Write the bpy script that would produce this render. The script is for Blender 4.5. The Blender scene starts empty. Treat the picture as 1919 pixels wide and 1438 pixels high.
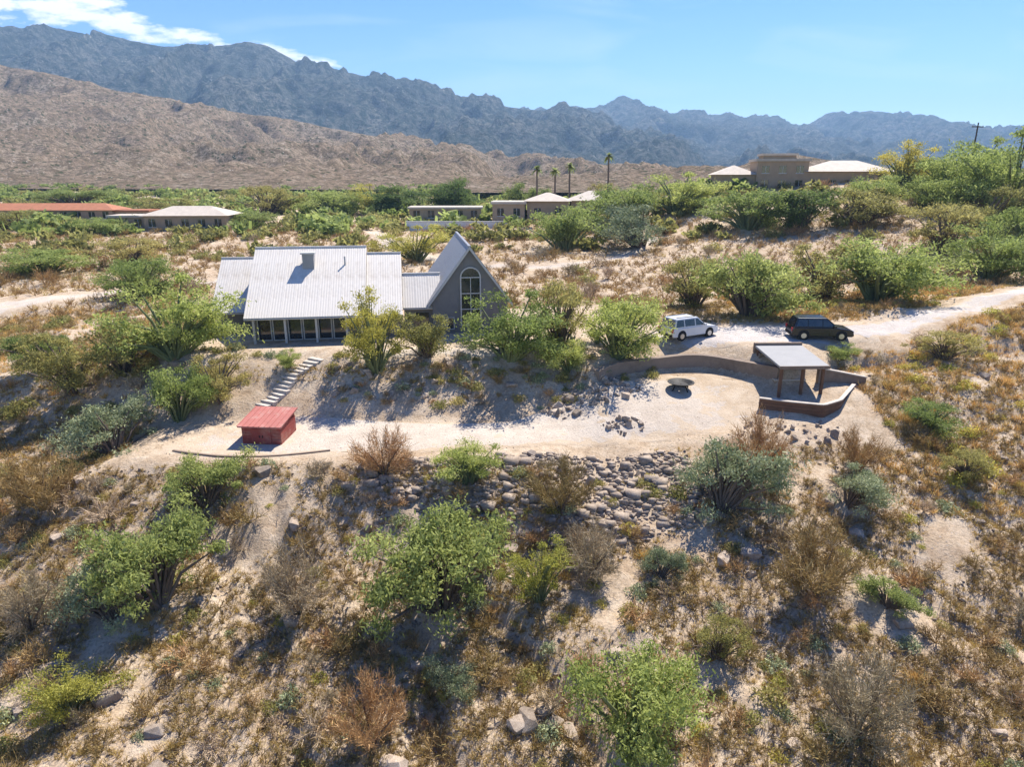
import bpy, bmesh, math, random
import numpy as np
from mathutils import Vector, Matrix
R=math.radians
S=bpy.context.scene
C=S.collection
# ---------------------------------------------------------------- camera
cam=bpy.data.objects.new('camera',bpy.data.cameras.new('camera')); C.objects.link(cam); S.camera=cam
cam.data.sensor_fit='HORIZONTAL'; cam.data.sensor_width=36.0; cam.data.lens=36.0*1279/1919
cam.data.clip_start=.5; cam.data.clip_end=40000
cam.location=(0,0,16); cam.rotation_euler=(R(90-16.92),0,0)
# ---------------------------------------------------------------- sky, sun, exposure
SUN_EL=R(54); SUN_AZ=R(30)          # azimuth measured from +Y (straight ahead) towards +X (right)
W=bpy.data.worlds.new('World'); S.world=W; W.use_nodes=True
nt=W.node_tree; N=nt.nodes; L=nt.links
bg=N['Background']; bg.inputs[1].default_value=.15
sky=N.new('ShaderNodeTexSky'); sky.sky_type='NISHITA'; sky.sun_disc=False
sky.sun_elevation=SUN_EL; sky.sun_rotation=SUN_AZ; sky.altitude=900; sky.air_density=1.0; sky.dust_density=.12; sky.ozone_density=3.5
def wm(op,a=None,b=None,c=None):
    n=N.new('ShaderNodeMath'); n.operation=op
    for i,v in enumerate((a,b,c)):
        if v is None: continue
        if isinstance(v,(int,float)): n.inputs[i].default_value=v
        else: L.new(v,n.inputs[i])
    return n.outputs[0]
tc=N.new('ShaderNodeTexCoord'); sp=N.new('ShaderNodeSeparateXYZ'); L.new(tc.outputs['Generated'],sp.inputs[0])
# a bank of broken cloud trailing along the ridge, and thin wisps over the rest of the sky
yy=wm('MAXIMUM',sp.outputs[1],.05)
a_=wm('DIVIDE',sp.outputs[0],yy); e_=wm('DIVIDE',sp.outputs[2],yy)
line=wm('ADD',wm('MULTIPLY',a_,-.185),.098)
dist=wm('SUBTRACT',e_,line)
cmb=N.new('ShaderNodeCombineXYZ'); L.new(wm('MULTIPLY',a_,15.),cmb.inputs[0]); L.new(wm('MULTIPLY',e_,48.),cmb.inputs[1]); cmb.inputs[2].default_value=3.7
nz=N.new('ShaderNodeTexNoise'); L.new(cmb.outputs[0],nz.inputs['Vector']); nz.inputs['Scale'].default_value=1.; nz.inputs['Detail'].default_value=8; nz.inputs['Roughness'].default_value=.6
wid=wm('MAXIMUM',wm('MULTIPLY',wm('ADD',a_,.06),-.08),.006)
band=wm('SUBTRACT',1.,wm('MINIMUM',wm('DIVIDE',wm('ABSOLUTE',dist),wid),1.))
fade=wm('MINIMUM',wm('MAXIMUM',wm('MULTIPLY',wm('SUBTRACT',-.15,a_),9.),0.),1.)
m1=wm('MULTIPLY',wm('MULTIPLY',band,fade),1.1)
cl=wm('MULTIPLY',wm('SUBTRACT',wm('ADD',nz.outputs[0],wm('MULTIPLY',m1,.34)),.68),7.)
cl=wm('MULTIPLY',wm('MINIMUM',wm('MAXIMUM',cl,0.),1.),wm('MINIMUM',wm('MULTIPLY',m1,4.),1.))
cmb2=N.new('ShaderNodeCombineXYZ'); L.new(wm('MULTIPLY',a_,3.),cmb2.inputs[0]); L.new(wm('MULTIPLY',e_,14.),cmb2.inputs[1]); cmb2.inputs[2].default_value=1.3
nz2=N.new('ShaderNodeTexNoise'); L.new(cmb2.outputs[0],nz2.inputs['Vector']); nz2.inputs['Scale'].default_value=1.3; nz2.inputs['Detail'].default_value=6; nz2.inputs['Distortion'].default_value=.6
wisp=wm('MULTIPLY',wm('MINIMUM',wm('MAXIMUM',wm('MULTIPLY',wm('SUBTRACT',nz2.outputs[0],.52),2.2),0.),1.),.35)
cov=wm('MAXIMUM',cl,wisp)
mix=N.new('ShaderNodeMix'); mix.data_type='RGBA'; L.new(cov,mix.inputs[0]); hsv=N.new('ShaderNodeHueSaturation'); hsv.inputs['Saturation'].default_value=1.32; hsv.inputs['Value'].default_value=.62; hsv.inputs['Hue'].default_value=.516; L.new(sky.outputs[0],hsv.inputs['Color']); L.new(hsv.outputs[0],mix.inputs[6]); mix.inputs[7].default_value=(4.8,4.85,5.0,1)
L.new(mix.outputs[2],bg.inputs[0])
sl=bpy.data.lights.new('sun','SUN'); sl.energy=4.5; sl.angle=R(.5); sl.color=(1,.95,.87)
so=bpy.data.objects.new('sun',sl); C.objects.link(so)
sd=Vector((math.sin(SUN_AZ)*math.cos(SUN_EL),math.cos(SUN_AZ)*math.cos(SUN_EL),math.sin(SUN_EL)))
so.rotation_euler=sd.to_track_quat('Z','Y').to_euler()
S.view_settings.view_transform='Standard'; S.view_settings.look='None'; S.view_settings.gamma=1; S.view_settings.exposure=1.08
S.view_settings.use_curve_mapping=False
S.render.engine='CYCLES'
S.cycles.max_bounces=6; S.cycles.diffuse_bounces=2; S.cycles.transmission_bounces=3; S.cycles.volume_bounces=0; S.cycles.transparent_max_bounces=6
rng=np.random.default_rng(7); random.seed(7)
# ---------------------------------------------------------------- helpers
def mesh(name,v,fs,smooth=False,tint=None,mats=()):
    me=bpy.data.meshes.new(name)
    v=np.asarray(v,np.float32)
    if isinstance(fs,np.ndarray):
        n=len(fs);k=fs.shape[1]
        me.vertices.add(len(v)); me.vertices.foreach_set('co',v.ravel())
        me.loops.add(n*k); me.loops.foreach_set('vertex_index',fs.astype(np.int32).ravel())
        me.polygons.add(n); me.polygons.foreach_set('loop_start',np.arange(0,n*k,k,dtype=np.int32))
        me.update(calc_edges=True)
    else:
        me.from_pydata([tuple(map(float,a)) for a in v],[],[tuple(a) for a in fs])
    if tint is not None:
        at=me.attributes.new('tint','FLOAT','FACE'); at.data.foreach_set('value',np.asarray(tint,np.float32))
    if smooth: me.polygons.foreach_set('use_smooth',np.ones(len(me.polygons),bool))
    for m in mats: me.materials.append(m)
    return me
def obj(name,me,mat=None,parent=None,loc=None,rot=None,scale=None):
    o=bpy.data.objects.new(name,me); C.objects.link(o)
    if mat is not None and not me.materials: me.materials.append(mat)
    if parent: o.parent=parent
    if loc is not None: o.location=loc
    if rot is not None: o.rotation_euler=rot
    if scale is not None: o.scale=scale if hasattr(scale,'__len__') else (scale,)*3
    return o
def tag(o,label,cat,group=None):
    o['label']=label; o['category']=cat
    if group: o['group']=group
    return o
def thing(name,label,cat,loc=(0,0,0),rz=0,group=None):
    o=bpy.data.objects.new(name,None); C.objects.link(o); o.location=loc; o.rotation_euler=(0,0,rz); o.empty_display_size=.2
    return tag(o,label,cat,group)
def struct(o): o['kind']='structure'; return o
def stuff(o,label=None,cat=None):
    o['kind']='stuff'
    if label: tag(o,label,cat)
    return o
class MB:
    def __init__(s): s.v=[];s.f=[]
    def quad(s,a,b,c,d): n=len(s.v); s.v+=[a,b,c,d]; s.f.append((n,n+1,n+2,n+3)); return s
    def poly(s,p): n=len(s.v); s.v+=list(p); s.f.append(tuple(range(n,n+len(p)))); return s
    def box(s,x0,x1,y0,y1,z0,z1):
        return s.hexa([(x0,y0,z0),(x1,y0,z0),(x1,y1,z0),(x0,y1,z0)],[(x0,y0,z1),(x1,y0,z1),(x1,y1,z1),(x0,y1,z1)])
    def hexa(s,b,t):
        n=len(s.v); s.v+=list(b)+list(t)
        for q in ((3,2,1,0),(4,5,6,7),(0,1,5,4),(1,2,6,5),(2,3,7,6),(3,0,4,7)): s.f.append(tuple(n+i for i in q))
        return s
    def slab(s,p,d):                       # polygon p extruded by vector d
        n=len(s.v);k=len(p); s.v+=list(p)+[(a[0]+d[0],a[1]+d[1],a[2]+d[2]) for a in p]
        s.f.append(tuple(range(n+k-1,n-1,-1))); s.f.append(tuple(range(n+k,n+2*k)))
        for i in range(k): j=(i+1)%k; s.f.append((n+i,n+j,n+k+j,n+k+i))
        return s
    def tube(s,pts,rad,k=6,cap=True):
        pts=[Vector(p) for p in pts]; rad=rad if hasattr(rad,'__len__') else [rad]*len(pts)
        n=len(s.v)
        for i,p in enumerate(pts):
            t=(pts[min(i+1,len(pts)-1)]-pts[max(i-1,0)]).normalized()
            a=t.cross(Vector((0,0,1)))
            if a.length<1e-3: a=Vector((1,0,0))
            a.normalize(); b=t.cross(a)
            for j in range(k):
                w=2*math.pi*j/k; q=p+(a*math.cos(w)+b*math.sin(w))*rad[i]; s.v.append(tuple(q))
        for i in range(len(pts)-1):
            for j in range(k):
                j2=(j+1)%k; s.f.append((n+i*k+j,n+i*k+j2,n+(i+1)*k+j2,n+(i+1)*k+j))
        if cap: s.f.append(tuple(n+j for j in range(k-1,-1,-1))); s.f.append(tuple(n+(len(pts)-1)*k+j for j in range(k)))
        return s
    def me(s,name,smooth=False,bevel=0,mats=()):
        m=mesh(name,s.v,s.f,smooth)
        if bevel:
            b=bmesh.new(); b.from_mesh(m); bmesh.ops.remove_doubles(b,verts=b.verts,dist=1e-5)
            bmesh.ops.bevel(b,geom=[e for e in b.edges if len(e.link_faces)==2 and e.calc_face_angle(0)>.4],offset=bevel,segments=2,affect='EDGES',profile=.6); b.to_mesh(m); b.free()
        for q in mats: m.materials.append(q)
        return m
    def obj(s,name,mat,parent=None,smooth=False,bevel=0,loc=None,rot=None): return obj(name,s.me(name,smooth,bevel),mat,parent,loc,rot)
# ---------------------------------------------------------------- materials
def newmat(name):
    m=bpy.data.materials.new(name); m.use_nodes=True; return m,m.node_tree.nodes,m.node_tree.links,m.node_tree.nodes['Principled BSDF']
def ramp(N,L,src,stops):
    r=N.new('ShaderNodeValToRGB'); L.new(src,r.inputs[0])
    el=r.color_ramp.elements
    while len(el)<len(stops): el.new(.5)
    for e,(p,c) in zip(el,stops): e.position=p; e.color=(*c,1) if len(c)==3 else c
    return r.outputs[0]
def noise(N,L,scale,detail=5,rough=.55,coord='Object',dist=0,vec=None):
    n=N.new('ShaderNodeTexNoise'); n.inputs['Scale'].default_value=scale; n.inputs['Detail'].default_value=detail; n.inputs['Roughness'].default_value=rough; n.inputs['Distortion'].default_value=dist
    if vec is None:
        t=N.new('ShaderNodeTexCoord'); vec=t.outputs[coord]
    L.new(vec,n.inputs['Vector']); return n.outputs[0]
def mixc(N,L,f,a,b,mode='MIX'):
    m=N.new('ShaderNodeMix'); m.data_type='RGBA'; m.blend_type=mode
    for i,v in ((0,f),(6,a),(7,b)):
        if isinstance(v,(int,float)): m.inputs[i].default_value=v
        elif isinstance(v,tuple): m.inputs[i].default_value=(*v,1)
        else: L.new(v,m.inputs[i])
    return m.outputs[2]
def bump(N,L,B,h,strength=.5,dist=.05):
    b=N.new('ShaderNodeBump'); b.inputs['Strength'].default_value=strength; b.inputs['Distance'].default_value=dist; L.new(h,b.inputs['Height']); L.new(b.outputs[0],B.inputs['Normal'])
def plain(name,col,rough=.7,var=.25,scale=3.,metal=0,bmp=0,spec=.3,grime=None):
    m,N,L,B=newmat(name)
    n=noise(N,L,scale,6,.6); n2=noise(N,L,scale*9,3,.6)
    lo=tuple(c*(1-var) for c in col); hi=tuple(min(1,c*(1+var*.6)) for c in col)
    c=ramp(N,L,n,[(.3,lo),(.7,hi)])
    c=mixc(N,L,.25,c,ramp(N,L,n2,[(.35,lo),(.65,hi)]))
    if grime:
        g=ramp(N,L,noise(N,L,scale*.45,7,.7),[(.5,(0,0,0)),(.72,(1,1,1))]); c=mixc(N,L,g,c,grime)
    L.new(c,B.inputs['Base Color']); B.inputs['Roughness'].default_value=rough; B.inputs['Metallic'].default_value=metal; B.inputs['Specular IOR Level'].default_value=spec
    if bmp: bump(N,L,B,n2,bmp,.02)
    return m
def leafmat(name,cols,trans=.5):
    cols=[tuple(min(.7,v*g) for v,g in zip(c,(1.4,1.36,1.15))) for c in cols]
    m,N,L,B=newmat(name)
    at=N.new('ShaderNodeAttribute'); at.attribute_name='tint'
    oi=N.new('ShaderNodeObjectInfo')
    c=ramp(N,L,at.outputs['Fac'],[(i/(len(cols)-1),c) for i,c in enumerate(cols)])
    hs=N.new('ShaderNodeHueSaturation'); L.new(c,hs.inputs['Color'])
    mr=N.new('ShaderNodeMapRange'); L.new(oi.outputs['Random'],mr.inputs[0]); mr.inputs[3].default_value=.75; mr.inputs[4].default_value=1.25; L.new(mr.outputs[0],hs.inputs['Value'])
    mh=N.new('ShaderNodeMapRange'); L.new(oi.outputs['Random'],mh.inputs[0]); mh.inputs[3].default_value=.515; mh.inputs[4].default_value=.485; L.new(mh.outputs[0],hs.inputs['Hue'])
    L.new(hs.outputs[0],B.inputs['Base Color']); B.inputs['Roughness'].default_value=.65; B.inputs['Specular IOR Level'].default_value=.2
    tr=N.new('ShaderNodeBsdfTranslucent'); L.new(hs.outputs[0],tr.inputs[0])
    mx=N.new('ShaderNodeMixShader'); mx.inputs[0].default_value=trans; L.new(B.outputs[0],mx.inputs[1]); L.new(tr.outputs[0],mx.inputs[2])
    L.new(mx.outputs[0],N['Material Output'].inputs[0]); return m
M={}
M['bark']=plain('bark',(.16,.12,.09),.9,.4,4,bmp=.6)
M['barkgreen']=plain('bark_green',(.17,.19,.08),.8,.3,4)
M['rock']=None
def rockmat(name,a,b,c_,sc=1.5):
    m,N,L,B=newmat(name); oi=N.new('ShaderNodeObjectInfo')
    n=noise(N,L,sc,8,.65); v=noise(N,L,sc*8,4,.7)
    c=ramp(N,L,n,[(.3,a),(.5,b),(.72,c_)]); c=mixc(N,L,.35,c,ramp(N,L,v,[(.35,a),(.65,c_)]))
    mr=N.new('ShaderNodeMapRange'); L.new(oi.outputs['Random'],mr.inputs[0]); mr.inputs[3].default_value=.65; mr.inputs[4].default_value=1.25
    hs=N.new('ShaderNodeHueSaturation'); L.new(c,hs.inputs['Color']); L.new(mr.outputs[0],hs.inputs['Value'])
    L.new(hs.outputs[0],B.inputs['Base Color']); B.inputs['Roughness'].default_value=.9; B.inputs['Specular IOR Level'].default_value=.2
    bump(N,L,B,v,.6,.03); return m
M['rock']=rockmat('rock',(.2,.145,.1),(.37,.285,.21),(.54,.45,.36))
M['green']=leafmat('leaf_green',[(.1,.13,.045),(.19,.23,.08),(.31,.35,.14)])
M['bright']=leafmat('leaf_bright',[(.13,.165,.05),(.245,.29,.09),(.38,.42,.17)])
M['olive']=leafmat('leaf_olive',[(.14,.13,.05),(.26,.24,.09),(.39,.36,.15)])
M['yellow']=leafmat('leaf_yellow',[(.2,.185,.04),(.35,.32,.075),(.52,.47,.15)])
M['sage']=leafmat('leaf_sage',[(.13,.16,.09),(.25,.28,.17),(.4,.42,.28)],.2)
M['dry']=leafmat('twig_dry',[(.14,.085,.038),(.29,.19,.088),(.46,.33,.17)],.12)
M['grey']=leafmat('twig_grey',[(.15,.115,.08),(.29,.23,.165),(.45,.37,.28)],.12)
M['straw']=leafmat('straw',[(.28,.175,.05),(.44,.3,.11),(.56,.41,.19)],.3)
M['dark']=leafmat('leaf_dark',[(.045,.07,.025),(.085,.125,.04),(.15,.2,.07)])
def groundmat(name,cols,scale=.35,speck=True,rough=.95,rim=None):
    m,N,L,B=newmat(name)
    g=N.new('ShaderNodeNewGeometry'); P=g.outputs['Position']
    n1=noise(N,L,scale*.35,7,.62,vec=P,dist=.4); n2=noise(N,L,scale*3.1,8,.68,vec=P); n3=noise(N,L,7.,4,.75,vec=P)
    c=ramp(N,L,n1,[(.33,cols[0]),(.47,cols[1]),(.6,cols[2]),(.72,cols[3])])
    c2=ramp(N,L,n2,[(.34,cols[3]),(.46,cols[1]),(.56,cols[2]),(.68,cols[4])])
    c=mixc(N,L,.55,c,c2)
    c=mixc(N,L,.8 if speck else .45,c,ramp(N,L,n3,[(.3,(.45,.43,.41)),(.5,(1,1,1)),(.72,(1.25,1.22,1.18))]),'MULTIPLY')
    if speck:
        v=N.new('ShaderNodeTexVoronoi'); v.inputs['Scale'].default_value=3.6; L.new(P,v.inputs['Vector'])
        k=ramp(N,L,v.outputs['Distance'],[(.1,(1,1,1)),(.2,(0,0,0))])
        w=ramp(N,L,noise(N,L,.8,3,vec=P),[(.42,(0,0,0)),(.6,(1,1,1))])
        k=mixc(N,L,1.,k,w,'MULTIPLY')
        rc=ramp(N,L,v.outputs['Color'],[(.2,(.14,.11,.09)),(.6,(.36,.3,.25)),(.9,(.55,.5,.44))])
        c=mixc(N,L,k,c,rc)
    if rim:
        at=N.new('ShaderNodeAttribute'); at.attribute_name='rim'
        ad=N.new('ShaderNodeMath'); ad.operation='MULTIPLY_ADD'; L.new(n2,ad.inputs[0]); ad.inputs[1].default_value=1.5; L.new(at.outputs['Fac'],ad.inputs[2])
        soil=ramp(N,L,n1,[(.33,rim[0]),(.47,rim[1]),(.6,rim[2]),(.72,rim[3])])
        soil=mixc(N,L,.55,soil,ramp(N,L,n2,[(.34,rim[3]),(.46,rim[1]),(.56,rim[2]),(.68,rim[4])]))
        c=mixc(N,L,ramp(N,L,ad.outputs[0],[(.98/1.0*.99,(0,0,0)),(1.,(1,1,1))]) if False else ramp(N,L,ad.outputs[0],[(.93,(0,0,0)),(1.,(1,1,1))]),c,soil)
    L.new(c,B.inputs['Base Color']); B.inputs['Roughness'].default_value=rough; B.inputs['Specular IOR Level'].default_value=.15
    h=N.new('ShaderNodeMath'); h.operation='ADD'; L.new(n3,h.inputs[0]); L.new(n2,h.inputs[1])
    bump(N,L,B,h.outputs[0],.7,.12); return m
SOIL=[(.33,.22,.13),(.46,.345,.23),(.56,.445,.32),(.31,.215,.135),(.62,.52,.395)]
M['ground']=groundmat('desert_soil',SOIL)
M['pad']=groundmat('graded_sand',[(.42,.34,.26),(.52,.435,.345),(.58,.5,.41),(.44,.365,.29),(.64,.56,.47)],.25,False,rim=SOIL)
M['road']=groundmat('gravel_drive',[(.42,.36,.31),(.5,.44,.39),(.55,.5,.45),(.44,.39,.34),(.6,.55,.5)],.4,False,rim=SOIL)
# ---------------------------------------------------------------- terrain
KY=[-60,0,12,20,27,31,35,37,43,45.5,48,49.6,64,72,90,130,200,300,500,900,7000]
KL=[-11,-9,-7.5,-5.5,-4,-3,-.6,0,.2,1.3,2.9,3.5,3.5,2.6,2.2,4.2,5.6,7.5,11,13,13]
YR=[-60,0,12,20,27,31,35,39,43,48,50,50.6,53,60,72,90,130,200,300,500,900,7000]
ZR=[-10,-8,-6.5,-4.8,-3.6,-2.7,-1.5,-.4,.5,1.45,1.75,2.5,3.4,3.6,2.9,2.6,4.2,5.6,7.5,11,13,13]
WALL=[(5.9,46.8),(8.0,48.6),(10.4,49.9),(13.4,50.6),(15.2,50.5),(16.7,49.6),(18.2,47.9),(19.2,46.6)]
def sstep(a,b,t):
    t=np.clip((t-a)/(b-a),0,1); return t*t*(3-2*t)
def vnoise(x,y,seed=0):
    xi=np.floor(x).astype(np.int64); yi=np.floor(y).astype(np.int64)
    fx=x-xi; fy=y-yi; fx=fx*fx*(3-2*fx); fy=fy*fy*(3-2*fy)
    def h(a,b):
        n=(a*374761393+b*668265263+seed*1442695041)&0x7fffffff
        n=((n^(n>>13))*1274126177)&0x7fffffff
        return ((n^(n>>16))&0xffff)/65535.
    return (h(xi,yi)*(1-fx)+h(xi+1,yi)*fx)*(1-fy)+(h(xi,yi+1)*(1-fx)+h(xi+1,yi+1)*fx)*fy
def fbm(x,y,o=4,seed=0):
    s=0;a=.5;f=1.
    for i in range(o):
        s=s+a*(vnoise(x*f,y*f,seed+i*17)-.5);a*=.5;f*=2.03
    return s
def terrain(x,y):
    x=np.asarray(x,float);y=np.asarray(y,float)
    wx=[p[0] for p in WALL];wy=[p[1] for p in WALL]
    yw=np.interp(x,wx,wy)
    sh=(50.3-yw)*sstep(2,6,x)*(1-sstep(19.2,26,x))
    yr=y+sh*sstep(38,47,y)*(1-sstep(52,62,y))
    zl=np.interp(y,KY,KL); zr=np.interp(yr,YR,ZR)
    w=sstep(2.,6.,x)
    z=zl*(1-w)+zr*w
    z=z-sstep(-24,-52,x)*0-np.clip((-24-x)/26,0,1.3)*3.6*(1-sstep(52,80,y))
    z=z+np.clip((x-26)/20,0,1.2)*1.6*(1-sstep(50,80,y))
    z=z+8.0*np.exp(-((x-66)**2+(y-168)**2)/(2*34**2))
    z=z+7.5*np.exp(-((x-105)**2+(y-125)**2)/(2*40**2))
    flat=np.maximum(sstep(-25,-22,x)*(1-sstep(4,8,x))*sstep(36,37.5,y)*(1-sstep(43,45,y)), sstep(3,7,x)*(1-sstep(20,24,x))*sstep(40,42,y)*(1-sstep(50,51,y)))
    flat=np.maximum(flat, sstep(-27,-23,x)*(1-sstep(28,32,x))*sstep(48.5,50,y)*(1-sstep(66,72,y)))
    n=fbm(x*.13,y*.13,3,3)*1.6+fbm(x*.6,y*.6,3,9)*.5
    gx=x+3.5*fbm(x*.06,y*.05,3,21)*2+y*.35
    gul=np.clip(1-np.abs(fbm(gx*.2,y*.05,3,41))*9,0,1)**2
    n=n-.75*gul*(1-sstep(33,37,y))
    far=sstep(100,400,y)
    return z+n*(1-flat)*(1+far*2)
# ---------------------------------------------------------------- ground
def axis(lo,hi,step,far,grow=1.09):
    a=list(np.arange(lo,hi+1e-6,step)); s=step
    while a[-1]<far: s*=grow; a.append(a[-1]+s)
    return a
xs=axis(0,44,.4,7000); XS=np.array([-v for v in xs[:0:-1]]+xs)
YS=np.array(axis(-6,76,.4,7500,1.06))
GX,GY=np.meshgrid(XS,YS); GZ=terrain(GX,GY)
def gz(x,y):
    i=int(np.clip(np.searchsorted(XS,x)-1,0,len(XS)-2)); j=int(np.clip(np.searchsorted(YS,y)-1,0,len(YS)-2))
    fx=(x-XS[i])/(XS[i+1]-XS[i]); fy=(y-YS[j])/(YS[j+1]-YS[j])
    return float((GZ[j,i]*(1-fx)+GZ[j,i+1]*fx)*(1-fy)+(GZ[j+1,i]*(1-fx)+GZ[j+1,i+1]*fx)*fy)
def gzv(x,y):
    x=np.asarray(x,float);y=np.asarray(y,float)
    i=np.clip(np.searchsorted(XS,x)-1,0,len(XS)-2); j=np.clip(np.searchsorted(YS,y)-1,0,len(YS)-2)
    fx=(x-XS[i])/(XS[i+1]-XS[i]); fy=(y-YS[j])/(YS[j+1]-YS[j])
    return (GZ[j,i]*(1-fx)+GZ[j,i+1]*fx)*(1-fy)+(GZ[j+1,i]*(1-fx)+GZ[j+1,i+1]*fx)*fy
def gridfaces(nx,ny):
    i=np.arange(ny-1)[:,None]*nx+np.arange(nx-1)[None,:]; i=i.ravel()
    return np.stack([i,i+1,i+nx+1,i+nx],1)
v=np.stack([GX.ravel(),GY.ravel(),GZ.ravel()],1)
struct(obj('ground',mesh('ground',v,gridfaces(len(XS),len(YS)),True),M['ground']))
def blob(name,pts,mat,dz=.03,rings=16,jit=.4):
    n=160; p=np.array(pts+[pts[0]],float); d=np.r_[0,np.cumsum(np.hypot(*np.diff(p,axis=0).T))]
    t=np.linspace(0,d[-1],n,endpoint=False); bx=np.interp(t,d,p[:,0]); by=np.interp(t,d,p[:,1])
    k=np.array([1,2,3,4,3,2,1],float);k/=k.sum()
    for _ in range(3): bx=np.convolve(np.r_[bx[-3:],bx,bx[:3]],k,'valid'); by=np.convolve(np.r_[by[-3:],by,by[:3]],k,'valid')
    cx,cy=bx.mean(),by.mean(); rr=1+jit*.12*rng.standard_normal(n); rr=np.convolve(np.r_[rr[-1],rr,rr[0]],[.25,.5,.25],'valid')
    bx=cx+(bx-cx)*rr; by=cy+(by-cy)*rr
    V=[(cx,cy,gz(cx,cy)+dz)];F=[]
    for r in range(1,rings+1):
        for i in range(n):
            x=cx+(bx[i]-cx)*r/rings; y=cy+(by[i]-cy)*r/rings; V.append((x,y,gz(x,y)+(dz if r<rings else -.03)))
    for i in range(n): F.append((0,1+i,1+(i+1)%n))
    for r in range(rings-1):
        for i in range(n):
            a=1+r*n;b=a+n;j=(i+1)%n; F.append((a+i,b+i,b+j,a+j))
    me=mesh(name,V,F,True); at=me.attributes.new('rim','FLOAT','POINT'); at.data.foreach_set('value',np.r_[0.,np.repeat((np.arange(1,rings+1)/rings)**5*.62,n)].astype(np.float32))
    return struct(obj(name,me,mat))
def strip(name,pts,w,mat,dz=.035,step=.5,across=8):
    p=np.array(pts,float); d=np.r_[0,np.cumsum(np.hypot(*np.diff(p,axis=0).T))]; n=max(4,int(d[-1]/step)); t=np.linspace(0,d[-1],n)
    x=np.interp(t,d,p[:,0]);y=np.interp(t,d,p[:,1])
    k=np.ones(9)/9
    if n>12:
        x=np.convolve(np.r_[[x[0]]*4,x,[x[-1]]*4],k,'valid'); y=np.convolve(np.r_[[y[0]]*4,y,[y[-1]]*4],k,'valid')
    tx=np.gradient(x);ty=np.gradient(y);l=np.hypot(tx,ty);nx=-ty/l;ny=tx/l
    V=[]
    for i in range(n):
        ww=w*(1+.12*rng.standard_normal())
        for j in range(across+1):
            s=(j/across-.5)*ww; a=x[i]+nx[i]*s;b=y[i]+ny[i]*s; V.append((a,b,gz(a,b)+(dz if 0<j<across else -.02)))
    me=mesh(name,V,gridfaces(across+1,n),True); at=me.attributes.new('rim','FLOAT','POINT'); q=np.abs(np.arange(across+1)/across*2-1); prof=.62*q**3+.16*np.exp(-((q-0.)/.16)**2)
    at.data.foreach_set('value',np.tile(prof,n).astype(np.float32))
    return struct(obj(name,me,mat))
blob('graded_yard',[(-23,38.2),(-21,42.5),(-17,44.0),(-11,43.2),(-4,42.6),(4,43.4),(6.5,45.8),(9,48.2),(13.5,50.0),(16.5,48.8),(18.4,45.6),(17.5,42.0),(12,40.6),(6,39.6),(0,38.6),(-6,37.9),(-12,37.2),(-19,37.0)],M['pad'])
blob('parking_area',[(9,52.2),(14,51.6),(20,51.2),(27,51.6),(30,53.5),(29,56.5),(22,58),(14,57),(9,55.5)],M['road'],.035)
strip('driveway',[(27,54),(33,56.2),(40,59.5),(48,64),(60,71),(80,84),(110,104)],4.4,M['road'],.045)
strip('dirt_road',[(-90,76),(-70,75),(-56,74),(-48,82),(-41,92),(-36,100),(-30,106)],4.6,M['pad'],.04)
strip('dirt_track',[(-30,150),(-20,118),(-8,104),(6,98),(16,104),(24,118)],3.2,M['pad'],.05)
strip('garden_path',[(-12,48.9),(-4,49.3),(3,50.2),(9,52.5)],1.7,M['pad'],.03)
# ---------------------------------------------------------------- mountains (each a real slope with its own distance)
def mtn(name,crest,depth,back,mat,amp,rough,foot=None,nx=620,nt_=150,seed=1,pw=1.25,jag=.02):
    c=np.array(crest,float); d=np.r_[0,np.cumsum(np.hypot(*np.diff(c[:,:2],axis=0).T))]; t=np.linspace(0,d[-1],nx)
    x=np.interp(t,d,c[:,0]);y=np.interp(t,d,c[:,1]);z=np.interp(t,d,c[:,2])
    zf=z+jag*(fbm(t/260.,t*0+seed,4,seed+3)*1.3+fbm(t/55.,t*0+seed+.5,4,seed+5)*.8)*np.clip((z-14)/60,0.1,1)
    T=np.r_[np.linspace(0,1,nt_),1+np.linspace(.03,1,40)**1.3]
    X=np.repeat(x[None],len(T),0);Y=np.empty_like(X);Z=np.empty_like(X)
    for i,tt in enumerate(T):
        if tt<=1: Y[i]=y-depth*(1-tt); pr=tt**pw
        else: Y[i]=y+back*(tt-1); pr=1-(tt-1)*.9
        xx=x/rough; yy=Y[i]/rough
        w=fbm(xx*.7+5,yy*.7,3,seed)*1.4
        rid=1-np.abs(fbm(xx+w,yy*.45+w,5,seed+11))*4.2
        rid2=1-np.abs(fbm(xx*3.3,yy*2.,4,seed+31))*4.
        env=np.clip(tt*3.,0,1)*np.clip((1.01-tt)*14.,0,1) if tt<=1 else min(1,(tt-1)*4)
        Z[i]=10+(zf-10)*pr+amp*env*(.85*(rid-.62)+.34*(rid2-.6)+.5*fbm(xx*9,yy*9,3,seed+7)*.5)
    v=np.stack([X.ravel(),Y.ravel(),Z.ravel()],1)
    return struct(obj(name,mesh(name,v,gridfaces(nx,len(T)),True),mat))
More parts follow.
